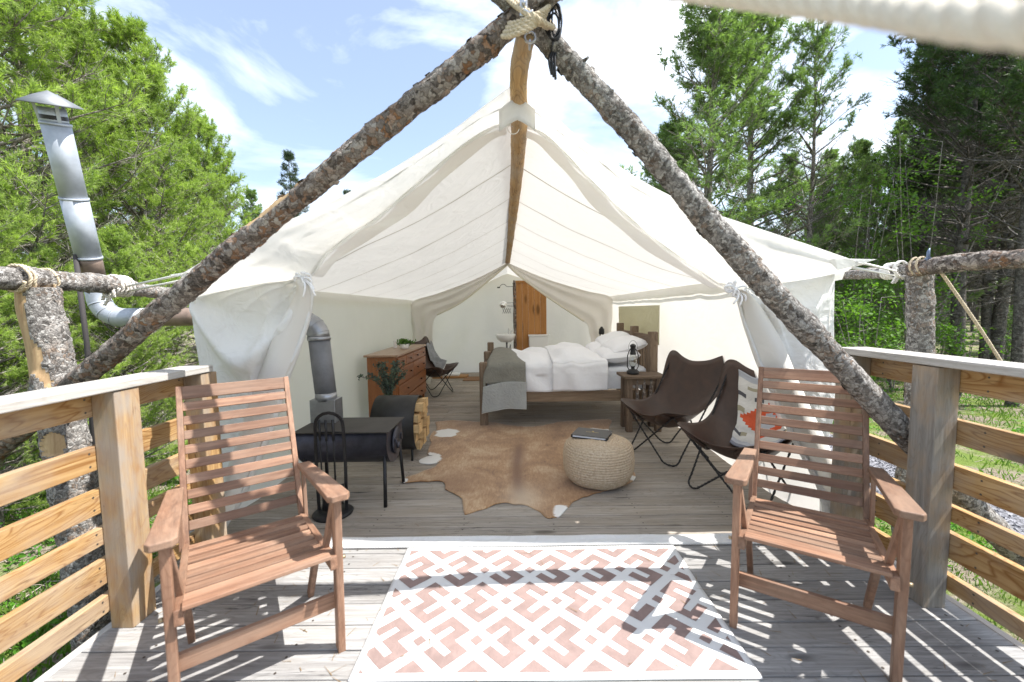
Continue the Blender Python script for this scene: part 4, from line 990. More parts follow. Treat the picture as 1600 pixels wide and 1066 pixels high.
def deck_rug():
    t = thing('patterned_rug', 'flat woven rug with dusty red angular motifs on pale ground, on the front deck', 'rug', (.13, 1.98, .004))
    base = cloth('rug ground', (.62, .625, .62), 0, None, .1, 3, 220); red = cloth('rug red', (.265, .195, .178), 0, None, .1, 9, 260, .22)
    mb = MB()
    def bf(u, v):
        x = -.675+1.62*u; y = 1.52+.915*v
        return (x+.004*noise.noise(Vector((y*5, 0, 0))), y, .008+.0025*noise.noise(Vector((x*2.4, y*2.4, 1))))
    mb.grid(bf, 90, 50); mb.build('weave', base, t, world=True, solid=.006)
    M3 = [(-.061, 1.861), (.032, 1.773), (-.031, 1.7155), (.032, 1.656), (-.064, 1.568), (-.158, 1.656), (-.124, 1.687), (-.064, 1.631), (-.040, 1.654), (-.102, 1.7155), (-.040, 1.776), (-.062, 1.798), (-.122, 1.744), (-.156, 1.775)]
    c = (-.063, 1.7155); M3 = [(x-c[0], y-c[1]) for x, y in M3]
    D = [(0, .031), (.031, 0), (0, -.031), (-.031, 0)]
    x0, x1, y0, y1 = -.645, .915, 1.553, 2.402
    def clip(poly):
        for ax, lim, sg in ((0, x0, 1), (0, x1, -1), (1, y0, 1), (1, y1, -1)):
            out = []
            for i in range(len(poly)):
                p, q = poly[i-1], poly[i]; a, b = (p[ax]-lim)*sg, (q[ax]-lim)*sg
                if (a >= 0) != (b >= 0): f = a/(a-b); out.append((p[0]+(q[0]-p[0])*f, p[1]+(q[1]-p[1])*f))
                if b >= 0: out.append(q)
            poly = out
            if len(poly) < 3: return []
        return poly
    n = 0
    for r_ in range(-1, 5):
        cy = 1.7155+.2465*r_; mir = -1 if r_ % 2 else 1; off = .125 if r_ % 2 else 0
        for k in range(-5, 7):
            cx = -.063+.2502*k+off
            for poly, dx in ((M3, 0), (D, .127)):
                pts = clip([(cx+mir*x+dx, cy+y) for x, y in poly])
                if not pts: continue
                m2 = MB(); bm = bmesh.new()
                vs = [bm.verts.new((x, y, 0)) for x, y in pts]
                f = bm.faces.new(vs); f.normal_update()
                bmesh.ops.triangulate(bm, faces=[f]); bmesh.ops.subdivide_edges(bm, edges=bm.edges[:], cuts=2, use_grid_fill=True); bmesh.ops.triangulate(bm, faces=bm.faces[:])
                bm.verts.ensure_lookup_table(); bm.verts.index_update()
                V = [(v.co.x, v.co.y, .008+.0025*noise.noise(Vector((v.co.x*2.4, v.co.y*2.4, 1)))+.0042) for v in bm.verts]
                F_ = [tuple(v.index for v in ff.verts) if ff.normal.z >= 0 else tuple(v.index for v in ff.verts)[::-1] for ff in bm.faces]; bm.free()
                m2.add(V, F_); m2.build('motif', red, t, world=True); n += 1
deck_rug()

# ================================================================== INSIDE THE TENT
def butterfly_path(s1, s2, fl):   # rod from a back tip to the floor bend to a front tip
    pass
LEATHER = None
def leather(name, c, d):
    if name in MATS: return MATS[name]
    m, n, l, b = newmat(name); v = coords(n, l, (1, 1, 1)); g = noise_n(n, l, v, 7, 6, .65, .5); f = noise_n(n, l, v, 160, 3, .6)
    cc = ramp(n, [(.3, d), (.7, c)]); l.new(g, cc.inputs['Fac']); l.new(cc.outputs['Color'], b.inputs['Base Color'])
    rr = ramp(n, [(.3, (.32,)*3), (.7, (.55,)*3)]); l.new(g, rr.inputs['Fac']); l.new(rr.outputs['Color'], b.inputs['Roughness'])
    bump(n, l, b, f, .12, .003); MATS[name] = m; return m
def bfly_pt(s, t):
    """leather seat surface, s across (-1..1), t front (-1) to back (+1)"""
    m = max(abs(s), abs(t), 1e-6); cx, cy = abs(s)/m, abs(t)/m; k = 1.0
    lim = .52   # corner rounding
    if cx > lim and cy > lim:
        # boundary of rounded square along this ray
        r_ = 1-lim; lo, hi = .5, 1.
        for _ in range(14):
            q = (lo+hi)/2; a = max(cx*q-lim, 0); b = max(cy*q-lim, 0)
            if a*a+b*b > r_*r_: hi = q
            else: lo = q
        k = lo
    s, t = s*k, t*k
    sc = 1.10; s, t = s*sc, t*sc
    C_ = {(-1, 1): (-.415, .42, 1.02), (1, 1): (.415, .42, 1.02), (0, 1): (0, .34, .83), (-1, 0): (-.315, .12, .50), (1, 0): (.315, .12, .50), (0, 0): (0, .08, .335),
          (-1, -1): (-.37, -.33, .56), (1, -1): (.37, -.33, .56), (0, -1): (0, -.28, .405)}
    def lag(x): return {-1: x*(x-1)/2, 0: 1-x*x, 1: x*(x+1)/2}
    a, b = lag(s), lag(t); q = Vector((0, 0, 0))
    for (i, j), c_ in C_.items(): q += Vector(c_)*a[i]*b[j]
    # sharpen the seat pocket
    return q
def butterfly(name, label, loc, rz, group, fine=True, sc=1.):
    t = thing(name, label, 'chair', loc, rz, group); t.scale = (sc, sc, sc)
    L = leather('brown leather', (.062, .031, .02), (.026, .013, .009)); n = 34 if fine else 16
    mb = MB().grid(lambda u, v: tuple(bfly_pt(2*u-1, 2*v-1)+Vector((0, 0, .006*noise.noise(Vector((u*6, v*6, 3)))))), n, n)
    mb.build('leather_seat', L, t, solid=.007)
    # pockets over the frame tips with stitched edge
    for s in (-1, 1):
        for tt in (1, -1):
            a = bfly_pt(s*1., tt*1.); cen = bfly_pt(s*.55, tt*.55); mb = MB()
            def pk(u, v, s=s, tt=tt):
                an = (u-.5)*pi*.95; base = math.atan2(tt, s); w = .44
                ss = s*(1-w)+w*math.cos(base+an)*1.0; t2 = tt*(1-w)+w*math.sin(base+an)*1.0
                q = bfly_pt(max(-1, min(1, s*(.52)*(v)+ss*(1-v))), max(-1, min(1, tt*.52*v+t2*(1-v))))
                nn = Vector((0, .55 if tt > 0 else -.25, -.8 if tt < 0 else -.35))
                return tuple(q+nn*(.012+.02*math.sin(pi*min(1, v*1.0))))
            mb.grid(pk, 14, 6); mb.build('corner_pocket', L, t, solid=.005)
    rods = []
    B = lambda s: bfly_pt(s*.93, .93)+Vector((0, .012, 0)); F_ = lambda s: bfly_pt(s*.93, -.93)+Vector((0, 0, -.015))
    I = BLACK()
    for s in (-1, 1):
        fl = Vector((s*.27, -.25, .011)); fb = Vector((s*.27, .24, .011))
        for (P1, P2, m_) in ((B(s), F_(-s), fl), (F_(s), B(-s), fb)):
            q1 = m_+Vector((s*.035, .05 if m_ is fl else -.02, .0)); q2 = m_+Vector((-s*.06, 0, 0))
            d1 = (P1-q1).normalized(); d2 = (P2-q2).normalized()
            pts = [P1]+[P1.lerp(q1, f) for f in (.3, .6, .88)]+[q1+d1*.02+Vector((0, 0, .004)), (q1+q2)/2+Vector((0, 0, -.0)), q2+d2*.02+Vector((0, 0, .004))]+[q2.lerp(P2, f) for f in (.12, .4, .7, 1)]
            pp = path(pts, 60 if fine else 24)
            rods_mb = MB()
            if fine:   # twisted square bar
                o = len(rods_mb.v); vs = []; ref = None; seg = 4; dist = 0
                ppf = path(pts, 150)
                for i, q in enumerate(ppf):
                    tg = (ppf[min(i+1, 150)]-ppf[max(i-1, 0)]).normalized()
                    if ref is None: ref = tg.cross(Vector((0, 0, 1))).normalized()
                    ref = (ref-tg*ref.dot(tg)).normalized(); bi = tg.cross(ref)
                    if i: dist += (q-ppf[i-1]).length
                    for k in range(4):
                        an = k*pi/2+dist*42; vs.append(q+(ref*math.cos(an)+bi*math.sin(an))*.0088)
                rods_mb.add(vs, [(i*4+k, i*4+(k+1) % 4, (i+1)*4+(k+1) % 4, (i+1)*4+k) for i in range(150) for k in range(4)])
            else: rods_mb.tube(pp, .008, 6)
            rods_mb.build('frame_rod', I, t)
    return t
# rear edge direction angles from the photograph's layout
butterfly('butterfly_chair', 'brown leather butterfly chair right of the bedside table, empty', (1.50, 4.05, 0), -1.13, 'leather butterfly chairs')
c2 = butterfly('butterfly_chair', 'brown leather butterfly chair with a patterned blanket, behind the right armchair', (1.73, 3.16, 0), -1.02, 'leather butterfly chairs', sc=1.0)
c3 = butterfly('butterfly_chair', 'small looking leather butterfly chair at the back beside the dresser', (-1.45, 7.25, 0), 1.12, 'leather butterfly chairs', fine=False)
# kilim blanket over the second chair
def kilim():
    t = thing('kilim_blanket', 'folded woven blanket with orange red stepped diamond and grey stripes', 'blanket', (1.73, 3.16, 0), -1.02)
    pal = [(.62, .60, .56), (.60, .11, .05), (.10, .10, .11), (.34, .31, .22), (.20, .21, .25), (.42, .43, .46)]
    mats = [cloth('kilim %s' % nm, c, 0, None, .15, 6, 300, .1) for nm, c in zip(('cream', 'red', 'charcoal', 'olive', 'slate', 'grey'), pal)]
    nu, nv = 48, 64
    def fn(u, v):   # u across chair, v from top of back down to seat
        s = -.48+1.2*u+.16*v; tt = .93-.95*v; q = bfly_pt(s, max(-.15, tt)) + Vector((0, -.030, .020)) 
        if tt < -.15: q += Vector((0, -.1*(-tt-.15), 0))
        return (q.x, q.y+.004*math.sin(v*30), q.z+.004*math.sin(u*19+v*3))
    mb = MB(); mb.grid(fn, nu, nv); mi = []
    for j in range(nv):
        for i in range(nu):
            a = abs(i-26)//3; b = abs(j-30)//2; d = a+b*.9; c = 0
            if d < 3: c = 5
            elif d < 7.2: c = 1
            if j > 54: c = 4 if j > 59 else 5
            elif j > 50: c = 0
            if 43 < j <= 47 and (i < 12 or i > 36): c = 2 if (i//6) % 2 == 0 else 3
            if 12 < j <= 15 and (i//7) % 2 == 0: c = 2
            if j < 4: c = 5
            if 6 < j < 9 and (i//8) % 2: c = 3
            if 22 < j < 27 and i < 7: c = 3
            mi.append(c)
    mb.mi = mi; mb.build('woven_cloth', mats, t, solid=.008)
kilim()
# throw over the far chair
t = thing('throw_blanket', 'grey fringed throw over the arm of the far chair', 'blanket', (-1.45, 7.25, 0), 1.12)
gm = cloth('grey throw', (.30, .31, .32), 0, None, .4, 8, 200, .3)
MB().grid(lambda u, v: tuple(bfly_pt(.45+.5*u+.1*v, .85-1.1*v)+Vector((.02, -.04, .03+.008*math.sin(v*17+u*5)))), 12, 20).build('cloth', gm, t, solid=.01)
mb = MB()
for k in range(26):
    q = bfly_pt(.5+.45*k/26, -.25)+Vector((.02, -.04, .03)); mb.tube([q, q+Vector((.004*math.sin(k), -.015, -.06)), q+Vector((.01*math.sin(k*2), -.02, -.13))], .004, 3)
mb.build('fringe', simple('throw fringe', (.62, .62, .60), .9), t)

def stove():
    t = thing('wood_stove', 'black barrel shaped wood stove with flat top on four thin legs', 'stove', (-1.30, 3.2, 0)); I = simple('stove black', (.055, .055, .07), .42, .5, 14, .35, .5, .06)
    x0, x1 = -1.655, -.955; yc, hd = 3.225, .205; zt = .565; zb = .275
    def prof(a):   # D section
        pts = [(-hd, zt-.012), (hd, zt-.012)]
        for k in range(15): an = -k*pi/14; pts.append((hd*1.06*math.cos(an)**1 if abs(math.cos(an)) > 0 else 0, (zt-.10)+(zt-.10-zb)*math.sin(an)))
        return pts
    P_ = prof(0); n = len(P_); mb = MB()
    vs = [(x, yc+a, z) for x in (x0+.01, x1-.01) for a, z in P_]
    mb.add(vs, [(i, (i+1) % n, n+(i+1) % n, n+i) for i in range(n)], 0, True); mb.f += [tuple(range(n)), tuple(range(n, 2*n))[::-1]]; mb.mi += [0, 0]; mb.smooth += [False]*2
    mb.build('firebox', I, t, world=True)
    MB().box(((x0+x1)/2, yc, zt-.004), (x1-x0+.02, hd*2+.03, .009)).build('top_plate', simple('stove top', (.05, .045, .04), .6, .3, 6, .3), t, bevel=.002, world=True)
    mb = MB().lathe([(.0, .012), (.105, .012), (.105, 0)], 28, (x1-.002, yc, .44), axis='x'); mb.tube([(x1+.02, yc-.09, .47), (x1+.035, yc-.09, .43)], .008, 6); mb.box((x1+.01, yc+.1, .44), (.02, .03, .05))
    mb.lathe([(0, .03), (.03, .03), (.03, .01)], 14, (x1, yc, .40), axis='x'); mb.build('door', I, t, world=True)
    for x, y, dx, dy in ((x1-.04, 3.05, .012, -.06), (x1-.02, 3.38, .01, .05), (x0+.06, 3.06, -.02, -.05), (x0+.06, 3.38, -.02, .05)):
        MB().tube([(x, y, .37), (x+dx, y+dy, 0)], .0135, 8).build('leg', BLACK(), t, world=True)
    MB().grid(lambda u, v: (-1.28+.22*u, yc-hd*1.068-.002, .40+.03*v), 1, 1)
    G_ = simple('galvanized', (.36, .37, .39), .38, .85, 9, .22, .5, .05); DG = simple('pipe grey', (.20, .205, .22), .6, .35, 12, .15)
    px, py = -1.56, 3.36
    MB().box((px, py, .655), (.205, .15, .19)).build('damper_box', G_, t, bevel=.004, world=True)
    MB().tube([(px, py, .735), (px, py, .80)], .084, 28).build('pipe_collar', G_, t, world=True)
    MB().tube([(px, py, .79), (px-.02, py, 1.03), (px-.035, py, 1.25)], .082, 28).build('stove_pipe', DG, t, world=True)
    el = []; c = Vector((px-.035-.13, py, 1.25))
    for k in range(8): a = k*pi/2/7; el.append(c+Vector((.13*math.cos(a), 0, .13*math.sin(a))))
    mb = MB()
    mb.tube(el, .083, 28)
    for k in (1, 3, 5): mb.tube([el[k], el[k].lerp(el[k+1], .25)], .0855, 28)
    mb.tube([el[0]+Vector((0, 0, -.02)), el[0]+Vector((0, 0, .01))], .089, 24); mb.build('elbow', G_, t, world=True)
    e = el[-1]; MB().tube([e, (TW+.02, py, e.z+.005)], .083, 24).build('stove_pipe', DG, t, world=True)
    return e.z+.005, py
pz, py = stove()
def outdoor_pipe():
    t = thing('chimney_pipe', 'galvanized stove pipe outside with elbow, rusty joints and conical cap', 'chimney', (-3.3, 3.3, 0))
    G_ = simple('galvanized bright', (.40, .43, .47), .6, .6, 7, .2, .5, .08); RU = simple('scorched rusty pipe', (.27, .20, .16), .6, .6, 7, .35, .5, .1)
    y = py; zz = at(160, 497, y)[2]; ex = at(160, 497, y)[0]
    MB().tube([(TW+.02, y, zz), (-2.95, y, zz), (ex+.34, y, zz)], .072, 28).build('pipe_section', RU, t, world=True)
    c = Vector((ex+.17, y, zz+.19)); el = [(ex+.36, y, zz)]
    for k in range(8): a = -pi/2-k*pi/2/7; el.append((c.x+.19*math.cos(a), y, c.z+.19*math.sin(a)))
    el.append((c.x-.195, y, c.z+.05)); mb = MB().tube(el, .076, 28, smooth=True)
    for k in (2, 4, 6): mb.tube([Vector(el[k]), Vector(el[k+1]).lerp(Vector(el[k]), .7)], .0785, 28)
    mb.build('elbow', G_, t, world=True)
    b = Vector((c.x-.195, y, c.z+.03)); top = Vector(at(78, 158, 2.95)); ax = (top-b); L = ax.length
    q = lambda f: b+ax*f
    MB().tube([q(0), q(.10)], .073, 28).build('pipe_section', RU, t, world=True)
    MB().tube([q(.085), q(.17), q(.20)], [.075, .077, .077], 28).build('pipe_section', RU, t, world=True)
    MB().tube([q(.20), q(.53)], [.079, .080], 32).build('pipe_section', G_, t, world=True)
    MB().tube([q(.525), q(.9)], [.077, .079], 32).build('pipe_section', G_, t, world=True)
    MB().tube([q(.89), q(.97)], [.071, .071], 32).build('cap_collar', G_, t, world=True)
    for f in (.08, .2, .525, .895): MB().tube([q(f-.005), q(f+.007)], (.0835 if f > .1 else .079), 32).build('clamp_band', G_, t, world=True)
    MB().tube([q(.915), q(.935)], .0722, 32, cap=False).build('vent_slot', BLACK(), t, world=True)
    # cone cap
    d = ax.normalized(); s1 = d.cross(Vector((0, 1, 0))).normalized(); s2 = d.cross(s1); mb = MB(); vs = []; n = 40
    tipc = q(.985)
    for r_, h in ((.0, .085), (.075, .05), (.162, .0), (.160, -.006), (.075, .042), (.0, .076)):
        for k in range(n): a = 2*pi*k/n; vs.append(tipc+d*(h)+(s1*math.cos(a)+s2*math.sin(a))*max(r_, .001))
    mb.add(vs, [(i*n+k, i*n+(k+1) % n, (i+1)*n+(k+1) % n, (i+1)*n+k) for i in range(5) for k in range(n)], 0, True); mb.build('cone_cap', simple('dull zinc', (.20, .21, .22), .6, .6, 9, .2), t, world=True)
    for k in range(3):
        a = 2*pi*k/3+.6; o = s1*math.cos(a)+s2*math.sin(a); MB().beam(q(.90)+o*.073, tipc+o*.09+d*.03, .02, .003).build('cap_strap', G_, t, world=True)
    s = MB().tube([Vector(at(118, 398, 3.2)), Vector(at(136, 540, 3.2)), (at(140, 700, 3.2)[0], 3.2, GZ)], .017, 8).build('support_stake', simple('dark rebar', (.05, .045, .045), .8, .3)); tag(s, 'thin dark metal stake standing beside the outdoor stove pipe', 'stake')
outdoor_pipe()

def fire_tools():
    t = thing('fireplace_tools', 'black arched rack of fire irons on a round base before the stove', 'tool rack', (-1.335, 2.90, 0)); I = BLACK(); x, y = 0, 0
    MB().lathe([(0, .0), (.135, .0), (.14, .012), (.12, .028), (.05, .034), (0, .034)], 36).build('base', I, t)
    arch = [(-.10, 0, .03), (-.105, 0, .35), (-.10, 0, .64)]+[(-.10*math.cos(a*pi/8), 0, .655+.085*math.sin(a*pi/8)) for a in range(1, 8)]+[(.10, 0, .64), (.105, 0, .35), (.10, 0, .03)]
    mb = MB()
    for i in range(len(arch)-1): mb.beam(arch[i], arch[i+1], .022, .008, up=(0, 1, .01) if 1 else 0)
    mb.beam((-.1, 0, .60), (.1, 0, .60), .012, .012); mb.build('arched_stand', I, t)
    MB().tube([(-.055, -.03, .70), (-.055, -.03, .10)], .005, 6).tube([(-.055, -.03, .70), (-.055, -.03, .55)], .009, 8).tube([(-.055, -.03, .12), (-.03, -.03, .10), (-.055, -.03, .07)], .006, 6).build('poker', I, t)
    MB().tube([(-.005, -.04, .70), (-.005, -.04, .2)], .005, 6).tube([(-.005, -.04, .70), (-.005, -.04, .55)], .009, 8).lathe([(.012, .22), (.04, .17), (.05, .06), (0, .055)], 14, (-.005, -.04, 0)).build('brush', I, t)
    mb = MB().tube([(.045, -.04, .70), (.045, -.04, .2)], .005, 6).tube([(.045, -.04, .70), (.045, -.04, .55)], .009, 8)
    mb.grid(lambda u, v: (.045+(u-.5)*.12*(1-.15*v), -.05-.03*math.sin(pi*u)+.01, .24-.15*v), 8, 6); mb.build('shovel', I, t, solid=.003)
fire_tools()
def log_holder():
    t = thing('firewood_drum', 'black sheet metal half drum packed with split firewood', 'log holder', (-1.13, 4.0, 0)); x0, x1 = -1.40, -.98; yc = 4.15; r_ = .275; zc = .325
    BM = simple('black sheet', (.022, .022, .022), .5, .3, 10, .3)
    pts = []
    mb = MB().grid(lambda u, v: (x0+(x1-x0)*v, yc+r_*math.cos(-.95+u*(pi+1.9)), zc+r_*math.sin(-.95+u*(pi+1.9))), 40, 1); mb.build('drum_shell', BM, t, world=True, solid=.006)
    for x in (x0+.04, x1-.04):
        MB().tube([(x, yc-.2, .0), (x, yc-.19, .10), (x, yc+.19, .10), (x, yc+.2, 0)], .012, 8).build('foot', BM, t, world=True)
    rnd = random.Random(3); em = wood('split log end', (.74, .53, .28), (.52, .33, .15), 'x', 30, rings=.5, ringcol=(.42, .25, .10), rough=.8, var=.15)
    pl = []
    for row in range(5):
        z = zc-.19+.094*row; half = math.sqrt(max(.0, (r_-.03)**2-(z-zc)**2)); y = -half
        while y < half-.03:
            w = rnd.uniform(.085, .13); w = min(w, half-y); h = rnd.uniform(.075, .095)
            cx = x1+rnd.uniform(.0, .075); k = rnd.randint(0, 3); cy = yc+y+w/2
            quad = [(-w/2, -h/2), (w/2, -h/2), (w/2*rnd.uniform(.4, 1), h/2), (-w/2*rnd.uniform(.4, 1), h/2)]
            if k == 0: quad = [(-w/2, -h/2), (w/2, -h/2), (0, h/2)]
            m2 = MB(); n = len(quad); vs = [(xx, cy+a*.96, z+b*.96) for xx in (x0+.05, cx) for a, b in quad]
            m2.add(vs, [tuple(range(n)), tuple(range(n, 2*n))[::-1]]+[(i, (i+1) % n, n+(i+1) % n, n+i) for i in range(n)]); m2.build('firewood', em, t, world=True, bevel=.006)
            y += w
log_holder()
def eucalyptus():
    t = thing('dried_branches', 'grey green eucalyptus branches in a pale vase behind the wood drum', 'plant', (-1.47, 4.72, 0)); rn = np.random.default_rng(5)
    MB().lathe([(0, 0), (.09, 0), (.11, .12), (.10, .30), (.06, .40), (.065, .42)], 24).build('vase', simple('white ceramic', (.7, .68, .65), .4), t)
    mb = MB(); P_ = []; 
    for k in range(20):
        a = rn.uniform(-2.9, .6); lean = rn.uniform(.08, .40); L = rn.uniform(.40, .56); tip = Vector((math.cos(a)*lean*.7+(-.22 if k < 3 else 0), math.sin(a)*lean*.35, .40+L*(.75 if k < 3 else 1)-lean*.3))
        pp = path([(0, 0, .38), (tip.x*.3, tip.y*.3, .40+L*.45), tuple(tip)], 16); mb.tube(pp, .003, 4)
        for q in pp[3:]:
            for s in range(6): P_.append(np.array(q)+rn.normal(0, .014, 3))
    mb.build('stem', simple('brown stem', (.10, .07, .05), .9), t)
    leafcloud('leaves', np.array(P_), rn.uniform(.012, .022, len(P_)), leafmat('eucalyptus', (.085, .125, .115), .15, .3, (1, 1, 1)), rn, .0, None, parent=t)
eucalyptus()
def dresser():
    t = thing('dresser', 'reddish brown wooden dresser with many drawers against the left wall', 'dresser', (-1.68, 6.0, 0)); xf = -1.495; xb = -1.90; y0, y1 = 5.2, 6.86; zt = .895; zb = .10
    D_ = wood('dresser wood', (.33, .125, .042), (.20, .065, .02), 'y', 30, rings=.35, ringcol=(.12, .035, .01), rough=.35, var=.08, spec=.5); Dz = wood('dresser side wood', (.36, .14, .048), (.24, .085, .028), 'z', 26, rings=.3, ringcol=(.15, .05, .015), rough=.35, var=.05, spec=.5)
    TP = wood('dresser top wood', (.40, .26, .17), (.30, .18, .11), 'y', 26, rings=.2, rough=.3, var=.02, spec=.6)
    MB().box(((xf+xb)/2, (y0+y1)/2, (zt+zb)/2), (xf-xb-.03, y1-y0-.04, zt-zb-.02)).build('carcass', Dz, t, world=True, bevel=.003)
    MB().box(((xf+xb)/2, (y0+y1)/2, zt), (xf-xb+.03, y1-y0+.03, .026)).build('top', TP, t, world=True, bevel=.004)
    for y in (y0+.05, y1-.05):
        for x in (xb+.05, xf-.05): MB().box((x, y, .05), (.05, .05, .10)).build('foot', Dz, t, world=True)
    rows = [(.735, .865, [.0, .21, .42, 1.0]), (.515, .725, [0, .5, 1.0]), (.315, .505, [0, 1.0]), (.12, .305, [0, 1.0])]
    rows[0] = (.735, .865, [0, .25, .5, 1.0])
    kn = simple('dark knob', (.06, .03, .02), .4)
    for z0, z1, cs in rows:
        for a, b in zip(cs[:-1], cs[1:]):
            ya, yb = y0+.03+(y1-y0-.06)*a+.006, y0+.03+(y1-y0-.06)*b-.006
            d = MB().box((xf-.004, (ya+yb)/2, (z0+z1)/2), (.022, yb-ya, z1-z0-.01)).build('drawer', D_, t, world=True, bevel=.004)
            for y in ([(ya+yb)/2] if yb-ya < .5 else [ya+(yb-ya)*.25, ya+(yb-ya)*.75]):
                k = MB().lathe([(.006, 0), (.008, .012), (.016, .02), (.012, .028), (0, .03)], 10, (xf+.006, y, (z0+z1)/2), axis='x'); k.build('knob', kn, t, world=True).parent = d
dresser()
p = thing('potted_succulent', 'small green plant in a white pot on the dresser', 'plant', (-1.62, 6.05, .908))
MB().lathe([(0, 0), (.05, 0), (.065, .02), (.07, .075), (.062, .075), (.055, .03), (0, .03)], 24).build('pot', simple('white ceramic', (.7, .68, .65), .4), p)
rn = np.random.default_rng(2); P_ = rn.normal(size=(260, 3))*np.array([.05, .04, .022])+np.array([0, 0, .10]); leafcloud('leaves', P_, rn.uniform(.012, .026, 260), leafmat('succulent', (.07, .16, .04), .2), rn, .2, None, parent=p)
wf = thing('white_tray', 'small white framed card leaning behind the plant on the dresser', 'card', (-1.80, 6.2, .908)); MB().box((0, 0, .06), (.012, .16, .12)).build('card', simple('white card', (.75, .74, .72), .6), wf, bevel=.002)

def bed():
    t = thing('bed', 'rustic wooden bed with square posts and white bedding, foot end to the left', 'bed', (.65, 5.95, 0)); wx_, wz, wy = dark_rustic('x'), wood('bed post wood', (.27, .20, .14), (.12, .085, .06), 'z', 45, rings=.5, ringcol=(.07, .045, .03), rough=.75, var=.15), dark_rustic('y')
    fx, hx = -.405, 1.72; y0, y1 = 5.19, 6.80
    for x, hs in ((fx, (.80, .86, .93)), (hx, (1.16, 1.20, 1.22))):
        for y, h in zip((y0, (y0+y1)/2+.0, y1), hs): MB().box((x, y, h/2), (.10, .10, h)).build('post', wz, t, world=True, bevel=.008)
    BR = wood('bed rail wood', (.34, .25, .17), (.20, .14, .09), 'x', 40, rings=.4, rough=.75, var=.1)
    for y in (y0, y1): MB().box(((fx+hx)/2, y, .36), (hx-fx-.1, .05, .13)).build('side_rail', BR, t, world=True, bevel=.006)
    for x, z in ((fx, .68), (fx, .34), (hx, 1.06), (hx, .42)): MB().box((x, (y0+y1)/2, z), (.05, y1-y0-.1, .14 if z != 1.06 else .11)).build('end_rail', wy, t, world=True, bevel=.006)
    for x, z0, z1 in ((fx, .41, .61), (hx, .49, 1.005)):
        for k in range(12):
            y = y0+.12+(y1-y0-.24)*k/11
            if abs(y-(y0+y1)/2) > .07: MB().box((x, y, (z0+z1)/2), (.028, .035, z1-z0)).build('spindle', wz, t, world=True)
    def drape(name, x0, x1, ya, yb, ztop, zl, zr, mat, bul=.0, rx=.06, wr=.012, sd=0, nu=60, nv=90, par=t, solid=.01, endx=None, diag=0):
        W_ = yb-ya
        def fn(u, v):
            x = x0+(x1-x0)*u; tot = (ztop-zl)+W_+(ztop-zr); s = v*tot
            if s < ztop-zl: y, z = ya, zl+s
            elif s < ztop-zl+W_: y, z = ya+(s-(ztop-zl)), ztop
            else: y, z = yb, ztop-(s-(ztop-zl)-W_)
            # round the shoulders
            e = .10; top = ztop
            dy = min(y-ya, yb-y)
            if z >= ztop-1e-6 and dy < e: z -= (e-dy)**2/(2*e)*.9
            inner = max(0, min(1, dy/.45)); z += bul*math.sin(inner*pi/2)*math.sin(pi*min(1, max(0, .12+u*.88)))
            if endx == 'foot': z -= max(0, .16-u)**2*6*(1 if z > ztop-.2 else 0)
            fold = wr*noise.noise(Vector((x*3+diag*z*2, y*2.2, z*1.5+sd)))*2+wr*.6*noise.noise(Vector((x*9, y*5, z*4+sd)))+wr*.5*math.sin((x*9+z*7*diag+y*2)*2.0+3*noise.noise(Vector((x*2, y, sd))))
            if z < ztop-.12: y += (-1 if y < (ya+yb)/2 else 1)*(fold+.012*(ztop-z))
            else: z += fold
            z += .02*noise.noise(Vector((x*3, sd, 1)))*(1 if s < .02 else 0)
            return (x, y, z)
        return MB().grid(fn, nu, nv).build(name, mat, par, world=True, solid=solid)
    WS = cloth('white cotton', (.80, .80, .82), .0, None, .14, 3, 0, .03); 
    drape('mattress', fx+.08, hx-.07, y0+.045, y1-.05, .70, .44, .44, cloth('sheet', (.74, .76, .80), 0, None, .2, 4, 0, .02), wr=.004, solid=0)
    d1 = drape('duvet', -.36, .86, y0-.04, y1+.0, .765, .43, .5, WS, bul=.09, wr=.024, sd=3, diag=1.2, solid=.02, endx='foot')
    drape('duvet_fold', .46, 1.14, y0-.075, y1-.05, .80, .445, .5, WS, bul=.135, wr=.02, sd=8, diag=.5, solid=.035)
    # flat ends so the bedding is closed
    bl = thing('wool_blanket', 'two tone grey wool blanket laid across the foot of the bed', 'blanket', (-.12, 5.9, 0))
    drape('blanket_top', -.40, .125, y0-.10, y1+.02, .79, .55, .5, cloth('blanket olive grey', (.235, .23, .20), 0, None, .3, 6, 260, .12), bul=.085, wr=.008, sd=3, par=bl, solid=.012, endx='foot')
    def low(u, v):
        x = -.405+.535*u; z = .235+.02*math.sin(u*3)-(.05*(1-u)**2)+v*(.56-.235); 
        return (x-.02*(1-v)*(1-u), y0-.112-.035*(1-v)-.01*math.sin(x*22+z*3)*(1-v*.6), z)
    MB().grid(low, 40, 30).build('blanket_border', cloth('blanket light grey', (.36, .37, .36), 0, None, .3, 6, 260, .1), bl, world=True, solid=.012)
    MB().grid(lambda u, v: tuple(Vector(low(u, .0))+Vector((0, -.008, -.006+.006*v))), 30, 1).build('blanket_hem', simple('hem white', (.6, .6, .58), .8), bl, world=True, solid=.004)
